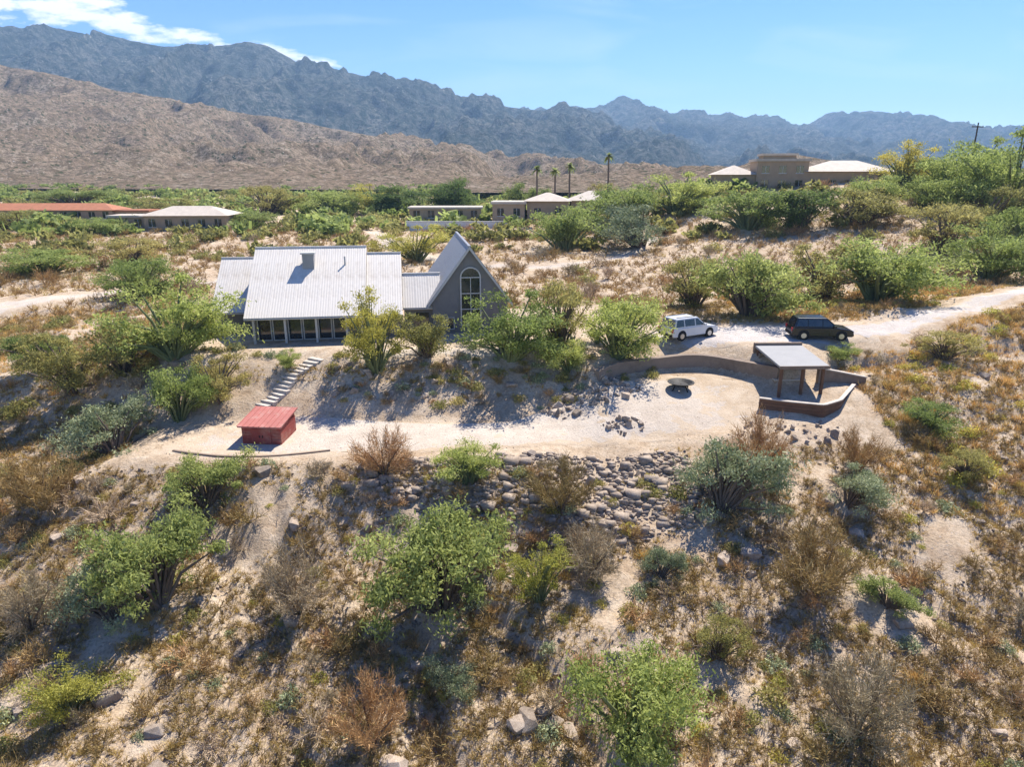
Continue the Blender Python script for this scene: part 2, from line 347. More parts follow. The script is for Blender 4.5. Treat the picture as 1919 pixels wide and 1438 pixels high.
def mtnmat(name,a,b,c_,dk,sc,spk=.5):
    m,N,L,B=newmat(name); g=N.new('ShaderNodeNewGeometry'); P=g.outputs['Position']
    n=noise(N,L,sc,9,.68,vec=P); n2=noise(N,L,sc*9,7,.75,vec=P); n3=noise(N,L,sc*34,4,.7,vec=P)
    c=ramp(N,L,n,[(.32,a),(.5,b),(.68,c_)])
    c=mixc(N,L,ramp(N,L,n2,[(.44,(0,0,0)),(.56,(1,1,1))]),c,dk)
    c=mixc(N,L,ramp(N,L,n3,[(.5,(0,0,0)),(.6,(.85,.85,.85))]),c,dk)
    o=ramp(N,L,noise(N,L,sc*16,6,.75,vec=P),[(.62,(0,0,0)),(.68,(spk,spk,spk))]); c=mixc(N,L,o,c,(.62,.56,.49))
    if sc>.01:
        for vs,cc,lo in ((.16,(.1,.1,.045),.3),(.3,(.13,.11,.05),.26),(.22,(.66,.6,.52),.12)):
            v=N.new('ShaderNodeTexVoronoi'); v.inputs['Scale'].default_value=vs; L.new(P,v.inputs['Vector'])
            k=ramp(N,L,v.outputs['Distance'],[(lo*.6,(1,1,1)),(lo,(0,0,0))]); c=mixc(N,L,k,c,cc)
    L.new(c,B.inputs['Base Color']); B.inputs['Roughness'].default_value=1; B.inputs['Specular IOR Level'].default_value=.05
    h=N.new('ShaderNodeMath'); h.operation='ADD'; L.new(n2,h.inputs[0]); L.new(n3,h.inputs[1])
    bump(N,L,B,h.outputs[0],1.,.6/sc*.12); return m
M['hill']=mtnmat('hill_rock',(.36,.25,.155),(.47,.345,.235),(.56,.45,.33),(.21,.155,.095),.02,.9)
M['mtn']=mtnmat('mountain_rock',(.1,.11,.095),(.19,.18,.15),(.3,.27,.22),(.035,.05,.038),.0045,.8)
M['far']=mtnmat('far_rock',(.11,.115,.1),(.19,.175,.15),(.27,.235,.2),(.045,.06,.05),.003,.5)
CR_B= [(-3218, 2475, 545.9), (-2634, 2575, 551.2), (-2244, 2638, 534.2), (-2029, 2670, 533.9), (-1827, 2700, 526.0), (-1723, 2715, 525.3), (-1618, 2730, 522.9), (-1442, 2755, 501.2), (-1263, 2780, 477.0), (-1112, 2800, 483.9), (-998, 2815, 493.7), (-900, 2828, 474.0), (-812, 2840, 424.2), (-656, 2860, 397.0), (-456, 2885, 373.6), (-293, 2905, 345.2), (-210, 2915, 311.2), (1, 2940, 288.0), (217, 2965, 260.1), (440, 2990, 204.9), (761, 3025, 133.7), (1116, 3062, 81.3)]
CR_C= [(-873, 4600, 353.9), (-468, 4600, 385.3), (-65, 4600, 422.8), (169, 4600, 413.5), (337, 4600, 410.4), (504, 4600, 432.2), (636, 4600, 466.4), (685, 4600, 484.9), (736, 4600, 463.3), (975, 4600, 394.7), (1210, 4600, 391.6), (1415, 4600, 353.9), (1720, 4600, 335.0), (1837, 4600, 312.9), (1935, 4600, 363.4), (2048, 4600, 397.9), (2214, 4600, 407.2), (2350, 4600, 394.7), (2594, 4600, 344.5), (2835, 4600, 312.9), (3109, 4600, 297.1), (3246, 4600, 268.5), (3864, 4600, 249.4), (4893, 4600, 211.0), (6272, 4600, 162.7)]
CR_A= [(-1613, 1258, 339.6), (-1235, 1210, 275.1), (-964, 1174, 222.7), (-789, 1150, 183.5), (-686, 1136, 160.5), (-583, 1121, 140.1), (-474, 1106, 119.8), (-366, 1090, 102.8), (-284, 1078, 89.3), (-203, 1066, 74.5), (-85, 1048, 54.6), (0, 1035, 39.5), (92, 1020, 26.2), (181, 1006, 18.9), (268, 992, 14.6)]
CR_D= [(-19, 420, 14.2), (28, 420, 16.0), (69, 420, 18.4), (107, 420, 21.4), (132, 420, 21.4), (147, 420, 26.1), (157, 420, 28.5), (172, 420, 27.3), (188, 420, 24.4), (213, 420, 19.6), (251, 420, 18.4), (295, 420, 19.6), (388, 420, 22.0)]
mtn('mountain_range',CR_C,2600,1400,M['far'],100,330,seed=5,jag=50)
mtn('mountain_massif',CR_B,1500,1400,M['mtn'],105,310,seed=2,jag=12,pw=1.1,nt_=190)
mtn('foothill',CR_A,720,700,M['hill'],30,115,seed=8,jag=6,pw=1.15)
mtn('low_knoll',CR_D,150,160,M['hill'],4,40,seed=4,jag=3,pw=.9,nx=300,nt_=70)
# ---------------------------------------------------------------- building materials
M['roofwhite']=plain('white_metal_roof',(.69,.63,.55),.7,.1,.7,metal=.05,spec=.2,grime=(.5,.43,.35))
M['roofgrey']=plain('grey_metal_roof',(.3,.3,.3),.5,.12,1.,metal=.1,spec=.4)
M['stucco']=plain('grey_stucco',(.2,.195,.185),.9,.12,2.,bmp=.3)
M['tanst']=plain('tan_stucco',(.4,.29,.19),.9,.14,1.,bmp=.2)
M['white']=plain('white_paint',(.72,.71,.68),.6,.08,2.)
M['trim']=plain('pale_trim',(.5,.49,.46),.6,.1,3.)
M['wood']=plain('weathered_brown_wood',(.16,.085,.05),.8,.35,2.,bmp=.4)
M['wood2']=plain('grey_brown_boards',(.22,.16,.12),.85,.3,2.,bmp=.4)
M['earthwall']=plain('brown_plaster_wall',(.26,.2,.155),.95,.22,1.1,bmp=.5,grime=(.16,.115,.085))
M['red']=plain('red_painted_boards',(.3,.065,.05),.8,.3,2.,bmp=.3,grime=(.33,.2,.15))
M['redroof']=plain('red_roof',(.43,.15,.12),.75,.2,1.2,bmp=.2,grime=(.47,.33,.27))
M['stone']=plain('pale_flagstone',(.55,.48,.4),.9,.2,3.,bmp=.4)
M['slabtan']=plain('grey_roofing',(.33,.32,.305),.85,.1,.8,bmp=.2)
M['terra']=plain('terracotta_tile',(.4,.16,.08),.8,.25,1.)
M['tile']=plain('tan_tile_roof',(.54,.46,.37),.8,.2,1.)
M['iron']=plain('dark_iron',(.03,.028,.026),.6,.3,3.,metal=.5)
M['pole']=plain('creosote_pole',(.055,.04,.03),.9,.3,2.)
M['tyre']=plain('tyre_rubber',(.02,.02,.02),.85,.2,4.)
M['black']=plain('black_car_paint',(.012,.012,.014),.2,.1,2.,spec=.6)
M['silver']=plain('white_car_paint',(.62,.62,.62),.25,.05,2.,spec=.6)
M['rim']=plain('alloy',(.5,.5,.5),.3,.1,4.,metal=.9)
m,N_,L_,B_=newmat('window_glass'); B_.inputs['Base Color'].default_value=(.02,.025,.03,1); B_.inputs['Roughness'].default_value=.06; B_.inputs['Specular IOR Level'].default_value=.8
n_=noise(N_,L_,1.5,3); L_.new(ramp(N_,L_,n_,[(.3,(.012,.015,.018)),(.7,(.035,.04,.045))]),B_.inputs['Base Color']); M['glass']=m
m,N_,L_,B_=newmat('headlight'); B_.inputs['Roughness'].default_value=.1; L_.new(ramp(N_,L_,noise(N_,L_,4,2),[(.3,(.55,.56,.58)),(.7,(.8,.8,.8))]),B_.inputs['Base Color']); M['lamp']=m
m,N_,L_,B_=newmat('tail_light'); B_.inputs['Roughness'].default_value=.2; L_.new(ramp(N_,L_,noise(N_,L_,4,2),[(.3,(.3,.01,.01)),(.7,(.45,.02,.02))]),B_.inputs['Base Color']); M['tail']=m
# ---------------------------------------------------------------- the house
YAW=R(8.5); HO=(-19.97,51.26,3.5)
H=thing('house','large house with pale corrugated metal roofs and a grey gabled wing with an arched window','house',HO,YAW)
_pc={}
def panel(w,l,per=.2,amp=.006):
    k=(round(w,3),round(l,3),amp)
    if k in _pc: return _pc[k]
    n=max(2,int(w/per*6)) if amp else 2; V=[];F=[]
    for i in range(n+1):
        x=w*i/n; z=amp*math.sin(2*math.pi*x/per) if amp else 0
        V+= [(x,0,z),(x,l,z)]
    for i in range(n): F.append((2*i,2*i+2,2*i+3,2*i+1))
    _pc[k]=mesh('roof_panel',V,F,True); return _pc[k]
def slope(parent,name,eL,eR,rR,rL,mat,corr=True,th=.14,pw=.92):
    eL,eR,rR,rL=map(Vector,(eL,eR,rR,rL)); ux=(eR-eL); w=ux.length; ux.normalize(); n=ux.cross(rL-eL).normalized(); vy=n.cross(ux); l=(rL-eL).dot(vy)
    b=MB().slab([tuple(q) for q in (eL,eR,rR,rL)],tuple(-n*th)); rf=b.obj(name,mat,parent)
    k=max(1,round(w/pw)); pw=w/k; pm=panel(pw,l+.04,amp=.006 if corr else 0) if corr else None
    for i in range(k):
        if corr: p=obj('roof_panel',pm,mat,rf)
        else: p=obj('roof_panel',MB().box(0,pw-.02,0,l+.03,0,.02).me('roof_panel'),mat,rf)
        mt=Matrix((ux,vy,n)).transposed().to_4x4(); mt.translation=eL+ux*(pw*i)+n*.035-vy*.04; p.matrix_local=mt
    cap=MB().tube([rL+n*.05,rR+n*.05],.09,6).obj('ridge_cap',mat,rf)
    gut=MB().tube([eL-vy*.07-n*.08,eR-vy*.07-n*.08],.07,6).obj('gutter',M['trim'],rf)
    return rf
W0=M['roofwhite']
slope(H,'roof',(-.5,0,2.1),(8.6,0,2.1),(8.6,6.8,6.7),(-.5,6.8,6.7),W0)
slope(H,'rear_roof',(8.6,13.4,2.2),(-.5,13.4,2.2),(-.5,6.85,6.7),(8.6,6.85,6.7),W0)
slope(H,'roof',(8.62,.35,2.0),(11.5,.35,2.0),(11.5,6.5,6.15),(8.62,6.5,6.15),W0)
slope(H,'rear_roof',(11.5,12.8,2.0),(8.62,12.8,2.0),(8.62,6.55,6.15),(11.5,6.55,6.15),W0)
slope(H,'roof',(11.52,2.1,2.2),(14.7,2.1,2.2),(14.7,4.9,4.55),(11.52,4.9,4.55),W0)
slope(H,'rear_roof',(14.7,8,2.2),(11.52,8,2.2),(11.52,4.95,4.55),(14.7,4.95,4.55),W0)
slope(H,'roof',(-4.1,4.5,1.75),(-.45,4.5,1.75),(-.45,10,5.55),(-4.1,10,5.55),W0)
slope(H,'rear_roof',(-.45,14.4,2.2),(-4.1,14.4,2.2),(-4.1,10.05,5.55),(-.45,10.05,5.55),W0)
G0=M['roofgrey']
slope(H,'wing_roof',(13.55,16.8,2.45),(13.55,1.65,2.45),(17,1.65,7.05),(17,16.8,7.05),G0,False,pw=1.1)
slope(H,'wing_roof',(20.45,1.65,2.45),(20.45,16.8,2.45),(17.02,16.8,7.05),(17.02,1.65,7.05),G0,False,pw=1.1)
# walls (gable profile in the v,z plane, extruded along u)
def gable_wall(name,u0,u1,prof,mat): return MB().slab([(u0,a,b) for a,b in prof],(u1-u0,0,0)).obj(name,mat,H)
gable_wall('wall',-.2,8.4,[(1.3,-.6),(12.6,-.6),(12.6,2.55),(6.8,6.45),(1.3,2.75)],M['stucco'])
gable_wall('wall',8.75,11.3,[(1.5,-.6),(12.2,-.6),(12.2,2.2),(6.5,5.9),(1.5,2.5)],M['stucco'])
gable_wall('wall',11.6,14.3,[(2.5,-.6),(7.6,-.6),(7.6,2.2),(4.9,4.35),(2.5,2.3)],M['stucco'])
gable_wall('wall',-3.8,-.65,[(5,-.6),(14,-.6),(14,2.2),(10,5.35),(5,1.9)],M['stucco'])
MB().slab([(13.9,1.95,-.8),(20.1,1.95,-.8),(20.1,1.95,2.8),(17,1.95,6.9),(13.9,1.95,2.8)],(0,14.6,0)).obj('gable_wing_wall',M['stucco'],H)
for s in (-1,1): MB().slab([(17,1.6,6.85),(17+s*3.5,1.6,2.15),(17+s*3.5,1.6,2.42),(17,1.6,7.12)][::s],(0,.1,0)).obj('gable_trim',M['trim'],H)
# arched window
def arch(w,h0,h1,n=14): return [(-w/2,h0),(w/2,h0)]+[(w/2*math.cos(math.pi*i/n),h1+w/2*math.sin(math.pi*i/n)) for i in range(n+1)]
aw=MB().slab([(17.05+a,1.93,b) for a,b in arch(1.55,.7,4.6)],(0,-.04,0)).obj('arched_window',M['glass'],H)
o1=arch(1.72,.62,4.6);o2=arch(1.5,.74,4.6); fr=MB()
for i in range(len(o1)):
    j=(i+1)%len(o1); a,b,c,d=o1[i],o1[j],o2[j],o2[i]
    if i in(1,len(o1)-1) and abs(a[0]-b[0])<1e-6 and abs(a[1]-b[1])<1e-6: continue
    fr.slab([(17.05+p[0],1.9,p[1]) for p in (a,b,c,d)],(0,-.07,0))
fr.obj('window_frame',M['trim'],aw)
for z in (2.0,3.3,4.6): MB().box(16.3,17.8,1.84,1.9,z-.04,z+.04).obj('muntin',M['trim'],aw)
MB().box(17.02,17.08,1.84,1.9,.7,4.6).obj('muntin',M['trim'],aw)
def window(u,v,z,w,h,parent=H,mat=None,name='window'):
    g=MB().box(u,u+w,v-.05,v-.01,z,z+h).obj(name,M['glass'],parent); f=MB(); t=.07
    f.box(u-t,u+w+t,v-.1,v-.03,z+h,z+h+t).box(u-t,u+w+t,v-.12,v-.03,z-t,z).box(u-t,u,v-.1,v-.03,z,z+h).box(u+w,u+w+t,v-.1,v-.03,z,z+h)
    f.obj('frame',mat or M['trim'],g); return g
window(15.1,1.95,.4,.5,.9)
window(19.0,1.95,.4,.6,.9)
# glazed front under the eave: posts and tall panes
for i in range(7):
    window(.25+i*1.16,1.3,.1,.92,1.95,name='window')
for u in (.1,2.45,4.8,7.1,8.3): MB().box(u-.08,u+.08,.25,.41,-.1,2.12).obj('porch_post',M['trim'],H)
MB().box(-.3,8.4,.22,.44,2.0,2.14).obj('porch_beam',M['wood'],H)
dr=MB().box(9.4,10.4,1.42,1.5,-.05,2.05).obj('door',M['wood2'],H); MB().box(10.2,10.26,1.34,1.42,.95,1.1).obj('handle',M['iron'],dr)
MB().box(12.4,13.6,2.42,2.5,.5,1.7).obj('window',M['glass'],H)
# deck in brown boards
dk=MB().box(-1.6,8.9,-1.7,1.28,-.16,-.04).obj('deck',M['wood'],H)
for i in range(6): MB().box(-1.6,8.9,-1.66+.004*i,-1.6,-.36-i*.2,-.18-i*.2).obj('deck_board',M['wood'],dk)
# flue box on the main roof
ch=MB().box(3.55,4.45,4.5,5.3,4.7,6.4).obj('chimney',M['roofgrey'],H); MB().box(3.42,4.58,4.38,5.42,6.4,6.52).obj('chimney_cap',M['trim'],ch)
for (u,v,z) in ((-.9,5.6,2.6),(6.9,4.9,5.4)): MB().tube([(u,v,z),(u,v,z+.75)],.07,8).obj('vent_pipe',M['trim'],H)
# ---------------------------------------------------------------- red shed on the graded yard
sh=thing('shed','low red shed with a sloping red roof standing on the pale yard','shed',(-15.35,40.5,.05),R(-5))
body=MB().hexa([(-1.2,-1.15,0),(1.2,-1.15,0),(1.2,1.15,0),(-1.2,1.15,0)],[(-1.2,-1.15,1.2),(1.2,-1.15,1.2),(1.2,1.15,1.5),(-1.2,1.15,1.5)]).obj('wall',M['red'],sh)
for i in range(6):
    MB().box(-1.23,1.23,-1.19-.004*(i%2),-1.15,i*.198+.01,i*.198+.195).obj('siding_board',M['red'],body)
    MB().box(1.2,1.24+.004*(i%2),-1.16,1.16,i*.198+.01,i*.198+.195).obj('siding_board',M['red'],body)
rf=MB().hexa([(-1.38,-1.42,1.19),(1.38,-1.42,1.19),(1.38,1.36,1.55),(-1.38,1.36,1.55)],[(-1.38,-1.42,1.28),(1.38,-1.42,1.28),(1.38,1.36,1.64),(-1.38,1.36,1.64)]).obj('roof',M['redroof'],sh)
for i in range(9): MB().hexa(*[[(-1.38+i*.345+dx,yv,z+dz) for dx,yv,z in ((-.025,-1.42,1.28),(.025,-1.42,1.28),(.025,1.36,1.64),(-.025,1.36,1.64))] for dz in (0,.03)]).obj('roof_rib',M['redroof'],rf)
for s in (-1,1):
    d=MB().box(-.02 if s>0 else -.62,.62 if s>0 else .02-.04,-1.235,-1.2,.08,1.08).obj('door',M['red'],sh); MB().box(s*.1-.02,s*.1+.02,-1.27,-1.235,.5,.66).obj('handle',M['iron'],d)
# ---------------------------------------------------------------- stone steps
T0=Vector((-14.4,48.6,3.2));T1=Vector((-17.18,44.2,.4))
st=thing('stone_steps','pale stone steps climbing from the yard to the house deck','steps',tuple(T1),0)
ang=math.atan2(T0.y-T1.y,T0.x-T1.x)-math.pi/2
for i in range(14):
    q=T1.lerp(T0,(i+.5)/14)+Vector((.18*math.sin(i*.55),0,0)); q.z=max(q.z,gz(q.x,q.y)+.05); w=.62+.08*math.sin(i*2.1)
    b=MB().hexa([(-w,-.24,-.25),(w,-.2,-.25),(w,.17,-.25),(-w,.2,-.25)],[(-w,-.24,.06),(w,-.2,.06),(w+.05,.17,.06),(-w,.2,.06)])
    b.obj('step',M['stone'],st,bevel=.03,loc=tuple(q-T1),rot=(0,0,ang+.08*math.sin(i*1.7)))
# ---------------------------------------------------------------- curved retaining wall
p=np.array(WALL,float); d=np.r_[0,np.cumsum(np.hypot(*np.diff(p,axis=0).T))]; t=np.linspace(0,d[-1],60)
wx=np.convolve(np.pad(np.interp(t,d,p[:,0]),3,'edge'),np.ones(7)/7,'valid'); wy=np.convolve(np.pad(np.interp(t,d,p[:,1]),3,'edge'),np.ones(7)/7,'valid')
def wallmesh(name,x,y,ztop,zbot,th,mat,parent=None,cap=0):
    tx=np.gradient(x);ty=np.gradient(y);l=np.hypot(tx,ty);nx=-ty/l;ny=tx/l
    V=[];F=[];n=len(x)
    for i in range(n):
        for s,zz in ((-1,zbot[i]),(-1,ztop[i]),(1,ztop[i]),(1,zbot[i])): V.append((x[i]+nx[i]*s*th/2,y[i]+ny[i]*s*th/2,zz))
    for i in range(n-1):
        a=4*i;b=a+4
        for j in range(4): F.append((a+j,a+(j+1)%4,b+(j+1)%4,b+j))
    F+= [(0,1,2,3),(4*n-1,4*n-2,4*n-3,4*n-4)]
    return obj(name,mesh(name,V,F),mat,parent)
rw=thing('retaining_wall','long curved brown retaining wall behind the pale yard','wall',(13.4,50.3,1.7))
off=np.array([13.4,50.3,1.7])
zt=2.8+.06*np.sin(t*.9)-.25*np.exp(-t/1.2); 
wallmesh('wall',wx-off[0],wy-off[1],zt-off[2],np.full(60,-1.6),.42,M['earthwall'],rw)
wallmesh('coping',wx-off[0],wy-off[1],zt-off[2]+.1,zt-off[2]-.0,.5,M['earthwall'],rw)
# ---------------------------------------------------------------- ramada with dark walls on the right of the yard
ra=thing('ramada','open ramada with a flat grey roof at the right end of the yard','ramada',(20.0,45.2,1.1),R(2))
rr_=MB().hexa([(-1.85,-.6,2.42),(1.55,-.6,2.42),(1.85,4.6,2.62),(-1.65,4.6,2.62)],[(-1.85,-.6,2.55),(1.55,-.6,2.55),(1.85,4.6,2.78),(-1.65,4.6,2.78)]).obj('roof',M['slabtan'],ra)
MB().box(-1.7,1.9,4.5,4.75,2.2,2.95).obj('fascia',M['wood2'],ra)
MB().box(-1.88,1.58,-.68,-.6,2.36,2.58).obj('fascia',M['wood2'],ra)
for u,v in ((-1.6,-.3),(1.3,-.3),(-1.45,4.3),(1.6,4.3),(-.1,-.3)): MB().box(u-.09,u+.09,v-.09,v+.09,-1.2,2.45).obj('post',M['wood'],ra)
MB().box(-1.5,1.7,3.9,4.1,-1.2,2.3).obj('back_wall',M['earthwall'],ra)
MB().box(-1.2,.9,1.4,2.1,-.6,.95).obj('counter',M['tanst'],ra); MB().box(-1.28,.98,1.32,2.18,.95,1.03).obj('counter_top',M['stone'],ra)
dwp=np.array([(16.75,43.9),(18.4,43.1),(20.4,42.3),(21.9,43.2),(24.2,46.2)]); 
dd=np.r_[0,np.cumsum(np.hypot(*np.diff(dwp,axis=0).T))]; tt=np.linspace(0,dd[-1],40); dx=np.interp(tt,dd,dwp[:,0]); dy=np.interp(tt,dd,dwp[:,1])
dw=thing('board_wall','dark brown board wall in front of the ramada','wall',(20.4,42.3,.6))
dz=np.array([gz(a,b) for a,b in zip(dx,dy)])
for i in range(7):
    wallmesh('wall_board',dx-20.4,dy-42.3,np.full(40,1.6-.25*i)+.25*(tt/tt[-1])**2-.6+ .0,np.full(40,1.37-.25*i)+.25*(tt/tt[-1])**2-.6,.1+.012*(i%2),M['wood'],dw)
wallmesh('cap',dx-20.4,dy-42.3,1.67+.25*(tt/tt[-1])**2-.6,1.605+.25*(tt/tt[-1])**2-.6,.26,M['stone'],dw)
ms=thing('masonry_wall','short dark wall running right from the ramada into the slope','wall',(23.0,46.6,1.8),R(10))
MB().hexa([(-1.4,-.15,-1.4),(2.4,-.15,-1.4),(2.4,.15,-1.4),(-1.4,.15,-1.4)],[(-1.4,-.15,1.25),(2.4,-.15,.35),(2.4,.15,.35),(-1.4,.15,1.25)]).obj('wall',M['wood2'],ms)
MB().hexa([(-1.45,-.2,1.25),(2.45,-.2,.35),(2.45,.2,.35),(-1.45,.2,1.25)],[(-1.45,-.2,1.33),(2.45,-.2,.43),(2.45,.2,.43),(-1.45,.2,1.33)]).obj('coping',M['stone'],ms)
# ---------------------------------------------------------------- fire pit and edging
fp=thing('fire_pit','dark iron fire pit on the pale yard below the curved wall','fire pit',(12.1,46.8,gz(12.1,46.8)))
V=[];F=[];prof=[(.1,.32),(.55,.36),(.85,.55),(.95,.56),(.95,.6),(.82,.6),(.5,.44),(.05,.42)]
for a in range(20):
    for r_,z_ in prof: V.append((r_*math.cos(a*math.pi/10),r_*math.sin(a*math.pi/10),z_))
k=len(prof)
for a in range(20):
    for j in range(k-1): F.append((a*k+j,((a+1)%20)*k+j,((a+1)%20)*k+j+1,a*k+j+1))
obj('bowl',mesh('bowl',V,F),M['iron'],fp)
for a in range(4): q=a*math.pi/2+.5; MB().tube([(.5*math.cos(q),.5*math.sin(q),.4),(.75*math.cos(q),.75*math.sin(q),0)],.05,6).obj('leg',M['iron'],fp)
ed=thing('edging','curved pale edging along the front rim of the yard','edging',(-15.5,37.9,.1))
ex=np.linspace(-20.5,-11.0,40); ey=38.3-.9*np.cos((ex+15.8)/4.7*math.pi/2)
wallmesh('edging_strip',ex+15.5,ey-37.9,np.array([gz(a,b)+.1 for a,b in zip(ex,ey)])-.1,np.array([gz(a,b)-.3 for a,b in zip(ex,ey)])-.1,.14,M['wood2'],ed)
# ---------------------------------------------------------------- vehicles
def car(name,label,loc,rz,paint,pickup=False):
    c=thing(name,label,'car',loc,rz)
    Lh=2.35;w=.92
    sp=[(-Lh,.42),(-Lh+.02,.85),(-Lh+.12,1.02),(.95,1.04),(1.2,1.0),(2.05,.9),(2.3,.78),(Lh,.45),(2.25,.3),(-2.25,.3)]
    bo=MB().slab([(a,-w,b) for a,b in sp],(0,2*w,0)).obj('body',paint,c,bevel=.07,smooth=False)
    cb=MB().hexa([(-2.2,-w+.04,1.0),(1.1,-w+.04,1.0),(1.1,w-.04,1.0),(-2.2,w-.04,1.0)],[(-1.95,-w+.2,1.72),(.25,-w+.2,1.74),(.25,w-.2,1.74),(-1.95,w-.2,1.72)]).obj('cabin',paint,c,bevel=.07)
    for s in (-1,1):
        for a0,a1,b0,b1 in ((-2.02,-1.2,-1.86,-1.22),(-1.1,-.1,-1.12,-.12),(0,.93,-.02,.22)):
            def P(x,z,e=.012): k_=(z-1.0)/.73; return (x,s*((w-.04)*(1-k_)+(w-.2)*k_+e),z)
            pts=[P(a0,1.1),P(a1,1.1),P(b1,1.62),P(b0,1.62)]
            MB().poly(pts if s<0 else pts[::-1]).obj('window',M['glass'],cb)
        MB().box(.75,.95,s*(w+.0)-(.16 if s<0 else 0),s*(w)+(.16 if s>0 else 0),1.05,1.2).obj('mirror',paint,c)
        MB().box(Lh-.16,Lh-.02,min(s*.58,s*.86),max(s*.58,s*.86),.66,.8).obj('headlight',M['lamp'],c)
        MB().box(-Lh-.015,-Lh+.08,min(s*.68,s*.9),max(s*.68,s*.9),.7,.98).obj('tail_light',M['tail'],c)
        for x in (-1.42,1.42):
            wh=MB().tube([(x,s*(w-.2),.36),(x,s*(w+.03),.36)],.36,18).obj('wheel',M['tyre'],c)
            MB().tube([(x,s*(w+.02),.36),(x,s*(w+.045),.36)],.21,12).obj('rim',M['rim'],wh)
            MB().tube([(x,s*(w-.16),.4),(x,s*(w+.012),.4)],.43,18).obj('wheel_arch',M['tyre'],c)
    MB().poly([(1.12,-w+.14,1.06),(1.12,w-.14,1.06),(.35,w-.26,1.68),(.35,-w+.26,1.68)]).obj('windscreen',M['glass'],cb)
    MB().poly([(-2.2,w-.14,1.1),(-2.2,-w+.14,1.1),(-2.01,-w+.26,1.64),(-2.01,w-.26,1.64)]).obj('rear_window',M['glass'],cb)
    MB().box(Lh-.06,Lh+.03,-.8,.8,.36,.52).obj('bumper',M['tyre'],c); MB().box(-Lh-.04,-Lh+.05,-.8,.8,.36,.54).obj('bumper',M['tyre'],c)
    for s in (-.55,.55): MB().box(-1.8,.1,s-.025,s+.025,1.76,1.8).obj('roof_rail',M['tyre'],cb)
    return c
car('parked_car','black sport utility vehicle parked at the end of the gravel driveway',(24.4,53.1,gz(24.4,53.1)+.02),R(-6),M['black'])
car('parked_car','white sport utility vehicle parked behind the curved retaining wall',(14.2,53.9,gz(14.2,53.9)+.02),R(28),M['silver'])
# ---------------------------------------------------------------- houses in the distance
def far_house(name,label,loc,rz,blocks,wallm,roofm,win=True):
    h=thing(name,label,'house',loc,rz)
    for (x0,x1,y0,y1,z1,kind,rh) in blocks:
        wl=MB().box(x0,x1,y0,y1,-2,z1).obj('wall',wallm,h); o_=.7
        if kind=='hip':
            cx=min(x1-x0,y1-y0)/2*.9; my=(y0+y1)/2; mx=(x0+x1)/2
            b=[(x0-o_,y0-o_,z1),(x1+o_,y0-o_,z1),(x1+o_,y1+o_,z1),(x0-o_,y1+o_,z1)]
            if x1-x0>=y1-y0: r_=[(x0+cx,my,z1+rh),(x1-cx,my,z1+rh)]; fs=[(0,1,5,4),(1,2,5),(2,3,4,5),(3,0,4),(3,2,1,0)]
            else: r_=[(mx,y0+cx,z1+rh),(mx,y1-cx,z1+rh)]; fs=[(0,1,4),(1,2,5,4),(2,3,5),(3,0,4,5),(3,2,1,0)]
            obj('roof',mesh('roof',b+r_,fs),roofm,h)
        else:
            MB().box(x0-o_*.5,x1+o_*.5,y0-o_*.5,y1+o_*.5,z1+.003,z1+rh).obj('roof',roofm,h)
        if win:
            n=max(1,int((x1-x0)/3.2))
            for i in range(n):
                u=x0+(i+.5)*(x1-x0)/n-.7
                for za,zb in ((.7,min(z1-.4,2.3)),)+(((3.7,5.1),) if z1>5 else ()):
                    g=MB().box(u,u+1.4,y0-.06,y0-.01,za,zb).obj('window',M['glass'],wl); MB().box(u-.1,u+1.5,y0-.14,y0-.03,za-.15,za).obj('sill',M['trim'],g); MB().box(u+.66,u+.74,y0-.1,y0-.06,za,zb).obj('muntin',M['trim'],g)
    return h
far_house('far_house','cream house with a pale hipped roof among trees at far left',(-73,152,5.0),R(4),[(-5,12,-4,6,3.0,'hip',1.8),(-13,-5,-2,4,2.6,'flat',.4)],M['tanst'],M['tile'])
far_house('far_house','long low house with a red tiled roof at the left edge',(-112,172,5.6),R(2),[(-20,16,-4,4,2.6,'hip',1.5),(16,24,-3,3,2.2,'flat',.35)],M['tanst'],M['terra'])
far_house('far_house','brown stucco house with several tan hipped roofs behind the palms',(9,157,7.0),R(-3),[(-13,-6,-5,3,3.2,'flat',.5),(-5.5,3.5,-4,5,3.8,'hip',1.7),(4,13,-3,6,3.9,'hip',2.0)],M['tanst'],M['tile'])
far_house('far_house','tall tan house with a square tower on the rise at right',(60,150,12.9),R(-10),[(-17,-9,-4,6,3.4,'hip',1.9),(-9,1,-5,5,6.0,'flat',.5),(-7.5,-1,-2,4,7.2,'flat',.4),(1,17,-5,7,4.0,'hip',2.2)],M['tanst'],M['tile'])
far_house('far_house','dark flat roofed house below the trees at far right',(84,116,11.2),R(-14),[(-8,2,-4,4,3.0,'flat',.5),(2,9,-3,5,3.8,'flat',.5)],M['earthwall'],M['tile'])
far_house('far_house','low flat roofed tan building left of the palms',(-14,160,6.4),R(2),[(-9,7,-3,4,2.6,'flat',.4)],M['tanst'],M['tile'])
gw=thing('garden_wall','low white wall along the terrace of the middle houses','wall',(-8,146,6.0)); MB().box(-14,14,-.2,.2,-1.5,.9).obj('wall',M['white'],gw); MB().box(-14.1,14.1,-.3,.3,.9,1.0).obj('coping',M['trim'],gw)
